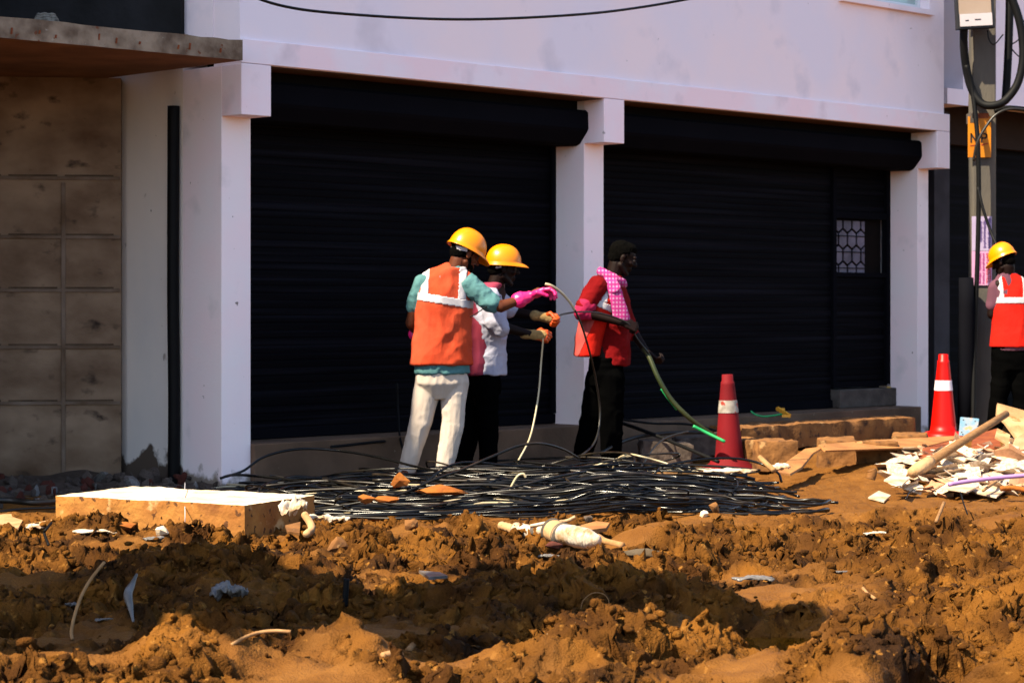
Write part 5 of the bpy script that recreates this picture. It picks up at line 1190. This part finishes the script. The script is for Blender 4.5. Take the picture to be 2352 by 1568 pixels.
wrinkled('plastic_scrap', 225,1221,11.0, 100,16,'plastic_white','long crumpled white and red scrap under the front of the big slab',15)
wrinkled('plastic_scrap', 352,1238,10.6, 40,22,'plastic_grey','grey scrap at the top of the shaded mound',16)
wrinkled('plastic_scrap', 172,1388,8.6, 40,16,'plastic_grey','small grey scrap left of the curved stick in the shade',17)
wrinkled('plastic_scrap', 250,1422,8.2, 52,16,'plastic_grey','pale torn scrap at the foot of the shaded mound',18)
wrinkled('plastic_bag', 525,1362,8.8, 78,60,'plastic_grey','torn grey plastic bag half buried in the shaded mound',19, 'plastic bag', .5)
rod('plastic_strip', [(306,1428,8.2),(300,1396,8.35),(294,1365,8.5),(302,1345,8.6),(312,1322,8.65)], [.004]*9+[.009]*8+[.014]*8+[.018]*7+[.010], 'plastic_grey', 'twisted grey plastic strip standing on the shaded mound', 'plastic scrap') if False else None
q_ = DG(306,1428,8.2)-8.2; mb = MB(); pts = spline([W(306,1428,8.2+q_), W(300,1396,8.25+q_), W(294,1365,8.3+q_), W(302,1345,8.35+q_), W(314,1318,8.4+q_)], 8); c = pts[0].copy()
mb.tube([p-c for p in pts], [.005 + .013*max(0, math.sin(i/len(pts)*3.0))**2 for i in range(len(pts))], 8); tag(mb.build('plastic_strip', M['plastic_grey'], None, c, smooth=True), 'twisted grey plastic strip standing on the shaded mound', 'plastic scrap')
# sticks in the mud
rod('curved_stick', [(166,1468,7.9),(164,1448,7.92),(172,1410,7.95),(186,1370,8.0),(208,1330,8.05),(240,1290,8.1)], .0062, 'wood_pale', 'thin pale stick leaning over the shaded mud on the left', 'stick')
rod('curved_stick', [(532,1480,7.7),(560,1464,7.75),(595,1452,7.8),(630,1448,7.8),(668,1450,7.8)], .0062, 'wood_pale', 'bowed pale stick lying low between two muddy humps', 'stick')
rod('curved_stick', [(112,1252,10.4),(102,1225,10.5),(106,1215,10.5),(118,1200,10.6)], .007, 'black_pipe', 'short dark twig sticking up left of the big slab', 'stick')
rod('wire_arc', [(1334,1398,8.3),(1340,1378,8.3),(1360,1362,8.3),(1382,1362,8.3),(1396,1374,8.3),(1400,1394,8.3)], .0022, 'wood', 'thin rusty wire arching over the shaded mud', 'wire')
rod('dark_shard', [(792,1392,8.6),(794,1360,8.6),(796,1328,8.6)], .012, 'black_pipe', 'dark pointed shard standing in the shaded mud', 'stick')
rod('wire_arc', [(2080,1145,11.9),(2092,1128,12),(2115,1120,12),(2150,1128,12)], .003, 'cable', 'thin black wire arc right of the cable heap tip', 'wire')
for i, (a, b, r, l) in enumerate((((938,1494,7.55),(966,1468,7.7),.013,'upper of two short bleached wood pieces in the near mud'), ((878,1506,7.5),(922,1502,7.55),.013,'lower of two short bleached wood pieces in the near mud'))):
    rod('wood_piece', [a, ((a[0]+b[0])/2,(a[1]+b[1])/2-3,(a[2]+b[2])/2), b], r, 'wood_pale', l, 'wood piece')
# the white bundle of wrapped pipe
bsh = DG(1300, 1246, 11.0) - 11.0 - .12
br = empty('wrapped_pipe', W(1300,1230,11.0), 'thick white wrapped pipe with ring joints lying in front of the cable heap', 'pipe'); c0_ = W(1300,1230,11.0)
def seg(a, b, ra, rb, nm, mm):
    n = 12; a = (a[0],a[1],a[2]+bsh); b = (b[0],b[1],b[2]+bsh); pa, pb = W(*a), W(*b); pts = [pa.lerp(pb, k/n)-c0_ for k in range(n+1)]; rr_ = [ra+(rb-ra)*k/n + .003*math.sin(k*2.1) for k in range(n+1)]; MB().tube(pts, rr_, 20).build(nm, M[mm], br, smooth=True)
seg((1150,1206,11.6),(1182,1216,11.5),.022,.026,'corrugated_end','card'); seg((1184,1214,11.45),(1228,1224,11.3),.036,.036,'wrapping','plastic_white'); seg((1228,1222,11.3),(1268,1212,11.25),.024,.028,'wrapping','plastic_white')
seg((1266,1216,11.1),(1290,1228,10.98),.058,.058,'ring_joint','card'); seg((1289,1227,11.0),(1293,1229,10.985),.064,.064,'ring_joint','sill'); seg((1265,1215,11.1),(1268,1217,11.09),.062,.062,'ring_joint','sill'); seg((1229,1223,11.3),(1233,1222,11.29),.040,.038,'ring_joint','sill'); seg((1292,1226,10.98),(1320,1230,10.9),.050,.053,'wrapping','plastic_white'); seg((1323,1232,10.9),(1350,1237,10.82),.055,.052,'wrapping','plastic_white'); seg((1352,1238,10.82),(1376,1241,10.78),.050,.024,'wrapping','plastic_white')
rod('peeled_branch', [(1374,1232,10.75),(1392,1243,10.6),(1430,1252,10.45)], .017, 'wood_pale', 'peeled pale branch pointing right from the wrapped pipe', 'branch')
rod('torn_strip', [(1218,1208,11.5),(1260,1200,11.5),(1300,1196,11.5),(1322,1186,11.5)], .010, 'plastic_white', 'torn white strip along the back of the wrapped pipe', 'plastic scrap')
sheet('broken_board', [W(1325,1212,11.5), W(1370,1200,11.7), W(1400,1204,11.6), W(1392,1216,11.4), W(1340,1222,11.3)], 'board', 'thin tan board behind the wrapped pipe', 'board', .02)
stone(1350,1192,11.9,24,20,'grey_stone','small dark grey stone behind the wrapped pipe',61)
stone(1640,1166,11.9,28,26,'stone','upright pale lump at the top of the mud behind the trowelled ridge',62)
stone(1618,1180,11.7,24,18,'slab_top','pale scrap of stone on the mud at the front of the heap',63)
stone(1486,1272,9.9,118,26,'flag','flat grey ochre stone flag at the edge of the shade',91,'stone_flag','stone',.10,30,None,.25,.45)
sheet('metal_strip', [W(962,1312,9.5), W(1010,1316,9.45), W(1028,1324,9.3), W(985,1328,9.25)], 'plastic_grey', 'blue grey flat strip lying on the mud at the edge of the shade', 'metal strip', .012)
wrinkled('plastic_scrap', 1255,1278,9.9, 60,18,'plastic_grey','pale grey scrap below the red brick piece',71)
wrinkled('plastic_scrap', 1730,1330,9.2, 100,20,'plastic_grey','long clear plastic scrap on the smooth clay right of the shade',72)
wrinkled('plastic_scrap', 2010,1226,10.9, 40,14,'plastic_white','pale scrap in a muddy hollow below the tile pile',73)
wrinkled('plastic_scrap', 1935,1314,9.6, 34,8,'plastic_grey','thin dark scrap lying flat on the smooth clay',74)
rod('wood_stick', [(1982,1350,8.9),(1992,1362,8.8),(2010,1374,8.7)], .007, 'wood_pale', 'small yellow stick on the rough mud at right', 'stick')

# ------------------------------------------------------------------ utility pole, lamp, plate, poster
pY = 19.45; pc = W(2256,700,pY); s = pY/FPX; hw = 27*s
pole = empty('utility_pole', (pc.x, pY, 0), 'square grey concrete utility pole wrapped in black cables', 'pole')
MB().box(-hw,hw,-.09,.09,-.3,6.5).build('pole_shaft', M['pole'], pole, bevel=.012)
for py in (262,): MB().box(-hw-.03,-hw+.02,-.13,.03,EYE+(700-285)*s,EYE+(700-262)*s).build('clamp', M['sill'], pole)
MB().box(-hw-.01,hw*.3,-.13,-.092,EYE+(700-275)*s,EYE+(700-263)*s).build('clamp', M['rust'], pole)
yy = pY-.12
plate = empty('number_plate', W(2250,315,yy), 'yellow plate with black letters N and P fixed high on the pole', 'sign'); c = W(2250,315,yy); s2 = yy/FPX
MB().box(-27*s2,26*s2,-.008,.0,-47*s2,47*s2).build('plate_face', M['plate_yellow'], plate, bevel=.002)
def stroke(m, pts, w_, y, par=None):
    for a, b in zip(pts[:-1], pts[1:]):
        a = Vector((a[0], y, a[1])); b = Vector((b[0], y, b[1])); d = (b-a).normalized()*w_*.3; m.bar(a-d, b+d, w_, .003, (0,1,0))
def glyph(ch):
    G_ = {'N':[[(0,0),(0,1),(.7,0),(.7,1)]], 'P':[[(0,0),(0,1),(.5,1),(.68,.85),(.68,.62),(.5,.48),(0,.48)]], 'B':[[(0,0),(0,1),(.5,1),(.65,.78),(.5,.52),(0,.52)],[(.5,.52),(.7,.28),(.5,0),(0,0)]],
     'O':[[(.2,0),(0,.25),(0,.75),(.2,1),(.5,1),(.7,.75),(.7,.25),(.5,0),(.2,0)]], 'Y':[[(0,1),(.35,.5),(.7,1)],[(.35,.5),(.35,0)]], 'S':[[(.68,.85),(.5,1),(.2,1),(0,.78),(.15,.55),(.55,.45),(.7,.25),(.5,0),(.2,0),(0,.15)]],
     'H':[[(0,0),(0,1)],[(.7,0),(.7,1)],[(0,.5),(.7,.5)]], 'T':[[(0,1),(.7,1)],[(.35,1),(.35,0)]], 'E':[[(.65,0),(0,0),(0,1),(.65,1)],[(0,.5),(.5,.5)]], 'L':[[(0,1),(0,0),(.65,0)]], 'D':[[(0,0),(0,1),(.4,1),(.7,.7),(.7,.3),(.4,0),(0,0)]]}
    return G_.get(ch, [])
m = MB(); hh = 19*s2
for ch, ox in (('N',-20*s2),('P',4*s2)):
    for st in glyph(ch): stroke(m, [(ox+p[0]*hh*.9, -6*s2+p[1]*hh-hh*.3) for p in st], 3.6*s2, -.0095)
m.build('letters', M['ink'], plate)
m = MB(); stroke(m, [(-22*s2,-20*s2),(-10*s2,-19*s2)], 1.6*s2, -.0095); stroke(m, [(4*s2,-18*s2),(18*s2,-15*s2)], 2.4*s2, -.0095); m.build('underline', M['ink_red'], plate)
yy = pY-.10; po = empty('poster', W(2256,576,yy), 'lilac and pink paper poster pasted on the pole with sideways lettering BOYS HOSTEL', 'poster'); s2 = yy/FPX
MB().box(-24*s2,22*s2,-.003,-.001,0,79*s2).build('upper_sheet', M['poster'], po); MB().box(-24*s2,22*s2,-.0035,-.0012,-79*s2,-1*s2).build('lower_sheet', M['poster_pink'], po)
def side_text(txt, x0, ztop, zbot, hgt, y, mm, w_):      # lettering turned a quarter clockwise, reading downwards
    m = MB(); n = len(txt); step = (ztop-zbot)/n
    for i, ch in enumerate(txt):
        for st in glyph(ch): stroke(m, [(x0 + p[1]*hgt, ztop - (i + p[0]*1.05)*step) for p in st], w_, y)
    return m.build('lettering', mm, po)
side_text('BOYS HOSTEL', 10*s2, -6*s2, -76*s2, 9*s2, -.0055, M['ink_scarlet'], 1.5*s2)
rg2 = random.Random(9)
for (x0, w_, z0, z1, mm) in ((-8,6,-6,-45,'ink_magenta'),(0,6,-6,-45,'ink_magenta'),(-8,6,-50,-76,'ink_magenta'),(0,6,-50,-76,'ink_magenta'),(12,8,74,8,'ink_violet'),(2,7,70,8,'ink_violet'),(-8,8,68,20,'ink_violet')):
    m = MB(); z = z0
    while z > z1:
        t = rg2.uniform(1.0, 2.2); a = x0 + rg2.uniform(0, w_*.3); b = x0 + w_ - rg2.uniform(0, w_*.3)
        m.box(a*s2, b*s2, -.0055, -.004, (z-t)*s2, z*s2); z -= t + rg2.uniform(.8, 1.6)
    m.build('print_lines', M[mm], po)
lamp = empty('flood_lamp', W(2240,30,19.15), 'square flood lamp in black frame mounted at the top of the pole', 'lamp'); c = W(2240,30,19.15); s2 = 19.15/FPX
lamp.rotation_euler = (0, R(-3), 0)
MB().box(-45*s2,43*s2,-.03,.05,-37*s2,38*s2).build('housing', M['lamp_frame'], lamp, bevel=.006)
MB().box(-39*s2,35*s2,-.036,-.0305,-2*s2,33*s2).build('reflector', M['lamp_glass'], lamp); MB().box(-38*s2,36*s2,-.040,-.0305,-31*s2,-2.5*s2).build('driver_cover', M['lamp_label'], lamp)
MB().box(-26*s2,-18*s2,-.042,-.0402,-19*s2,-16.5*s2).box(-4*s2,10*s2,-.042,-.0402,-18*s2,-15.5*s2).build('label_mark', M['lamp_frame'], lamp)
MB().box(-20*s2,20*s2,.05,.22,-6*s2,6*s2).build('bracket', M['lamp_frame'], lamp)
cable('pole_cable', [W(2214,66,19.2), W(2214,110,19.25), W(2220,160,19.3), W(2232,205,19.3), W(2255,238,19.25), W(2286,242,19.2), W(2312,228,19.2), W(2338,190,19.2), W(2350,130,19.2), W(2344,60,19.2), W(2325,0,19.2), W(2300,-50,19.2)], .036, M['black_pipe'], 'thick black cable hanging in a big loop from the lamp', 'cable', None, 12)
cable('pole_cable', [W(2219,150,19.26), W(2232,200,19.28), W(2240,260,19.25), W(2246,330,19.22), W(2248,450,19.22), W(2245,600,19.22), W(2238,800,19.2), W(2235,985,19.1)], .021, M['black_pipe'], 'thick black cable running down the whole front of the pole', 'cable', None, 12)
cable('pole_cable', [W(2320,-60,19.5), W(2318,60,19.5), W(2314,160,19.5), W(2309,236,19.5)], [.044]*0 or .036, M['black_pipe'], 'straight thick black cable hanging right of the pole', 'cable', None, 12)
cable('pole_cable', [W(2246,430,19.2), W(2258,480,19.15), W(2275,530,19.1), W(2292,570,19.0)], .014, M['black_pipe'], 'thin black cable slanting from the pole to the yellow helmet', 'cable')
cable('pole_cable', [W(2236,370,19.12), W(2244,330,19.1), W(2262,295,19.1), W(2290,262,19.1), W(2330,250,19.1), W(2400,262,19.1)], .012, M['cable_grey'], 'bent grey cable crossing the yellow plate', 'cable')
cable('pole_cable', [W(2284,255,19.3), W(2320,248,19.3), W(2400,258,19.3)], .022, M['black_pipe'], 'black cable leaving the pole to the right below the loop', 'cable')
cable('pole_cable', [W(2268,70,19.2), W(2272,92,19.2), W(2284,102,19.2), W(2304,80,19.25)], .006, M['black_pipe'], 'thin wire drooping under the lamp', 'wire')
cable('pole_cable', [W(2400,-20,19.4), W(2352,50,19.4), W(2340,90,19.4), W(2322,108,19.4), W(2352,140,19.4), W(2400,170,19.4)], .006, M['black_pipe'], 'thin wire crossing between the hanging cables', 'wire')
cp = W(2234,985,19.0); MB_ = MB().tube([(0,0,-.1),(0,0,.6),(.005,0,1.2),(0,0,1.45)], [.075,.075,.07,.065], 16)
tag(MB_.build('cable_duct', M['hood'], None, (cp.x-.01, 19.22, 0), smooth=True), 'fat black duct standing at the foot of the utility pole', 'pipe')
# coil of rough grey rope on the porch slab
cz = ZU+.125; m = MB()
for k in range(7):
    r_ = .085 - .004*k*k*.25; N = 28; m.tube([(r_*math.cos(2*math.pi*j/N), r_*math.sin(2*math.pi*j/N)*.8, .012+k*.016+.003*math.sin(j*1.3+k)) for j in range(N+1)], .012, 8)
add_ell(m, (0,0,.05), (.08,.065,.055))
cc_ = W(106,60,13.55); tag(m.build('rope_coil', M['sack'], None, (cc_.x, cc_.y, cz+.002), smooth=True), 'coil of rough grey rope sitting on the edge of the porch slab', 'rope')

# ------------------------------------------------------------------ unseen sheet on posts, added and cut to throw the shade band on the near mud
shade = [(-120,1470),(-120,1255),(100,1290),(190,1262),(300,1248),(380,1236),(560,1250),(640,1300),(760,1330),(900,1338),(1010,1300),(1100,1280),(1350,1290),(1600,1300),(1700,1340),(1850,1350),(1895,1400),(1800,1440),(1560,1410),(1480,1395),(1330,1400),(1200,1425),(1100,1465),(900,1462),(760,1430),(640,1446),(560,1490),(430,1450),(340,1470),(180,1474)]
Hc = 3.1
poly = []
for (x, y) in shade:
    h0_ = .06; g = G(x, y, h0_); t = (Hc-h0_)/TOSUN.z; q = g + TOSUN*t; poly.append((q.x, q.y))
tr = empty('tarpaulin_canopy', (poly[0][0], poly[0][1], 0), 'grey tarpaulin stretched between steel posts beside the dug up street', 'tarpaulin'); ox, oy = poly[0]
MB().prism([(p[0]-ox, p[1]-oy) for p in poly], (0,0,Hc), (1,0,0), (0,1,0), (0,0,.012)).build('canopy_sheet', M['tarp'], tr)
for i in (1, 0):
    x, y = poly[i]; MB().tube([(x-ox-.02, y-oy, -.1), (x-ox-.02, y-oy, Hc-.003)], .035, 12).build('post', M['steel'], tr)
for i in (14,):
    a = Vector((poly[0][0]-ox, poly[0][1]-oy, Hc+.03)); b = Vector((poly[i][0]-ox, poly[i][1]-oy, Hc+.03)); MB().tube([a, b], .02, 8).build('ridge_rope', M['steel'], tr)
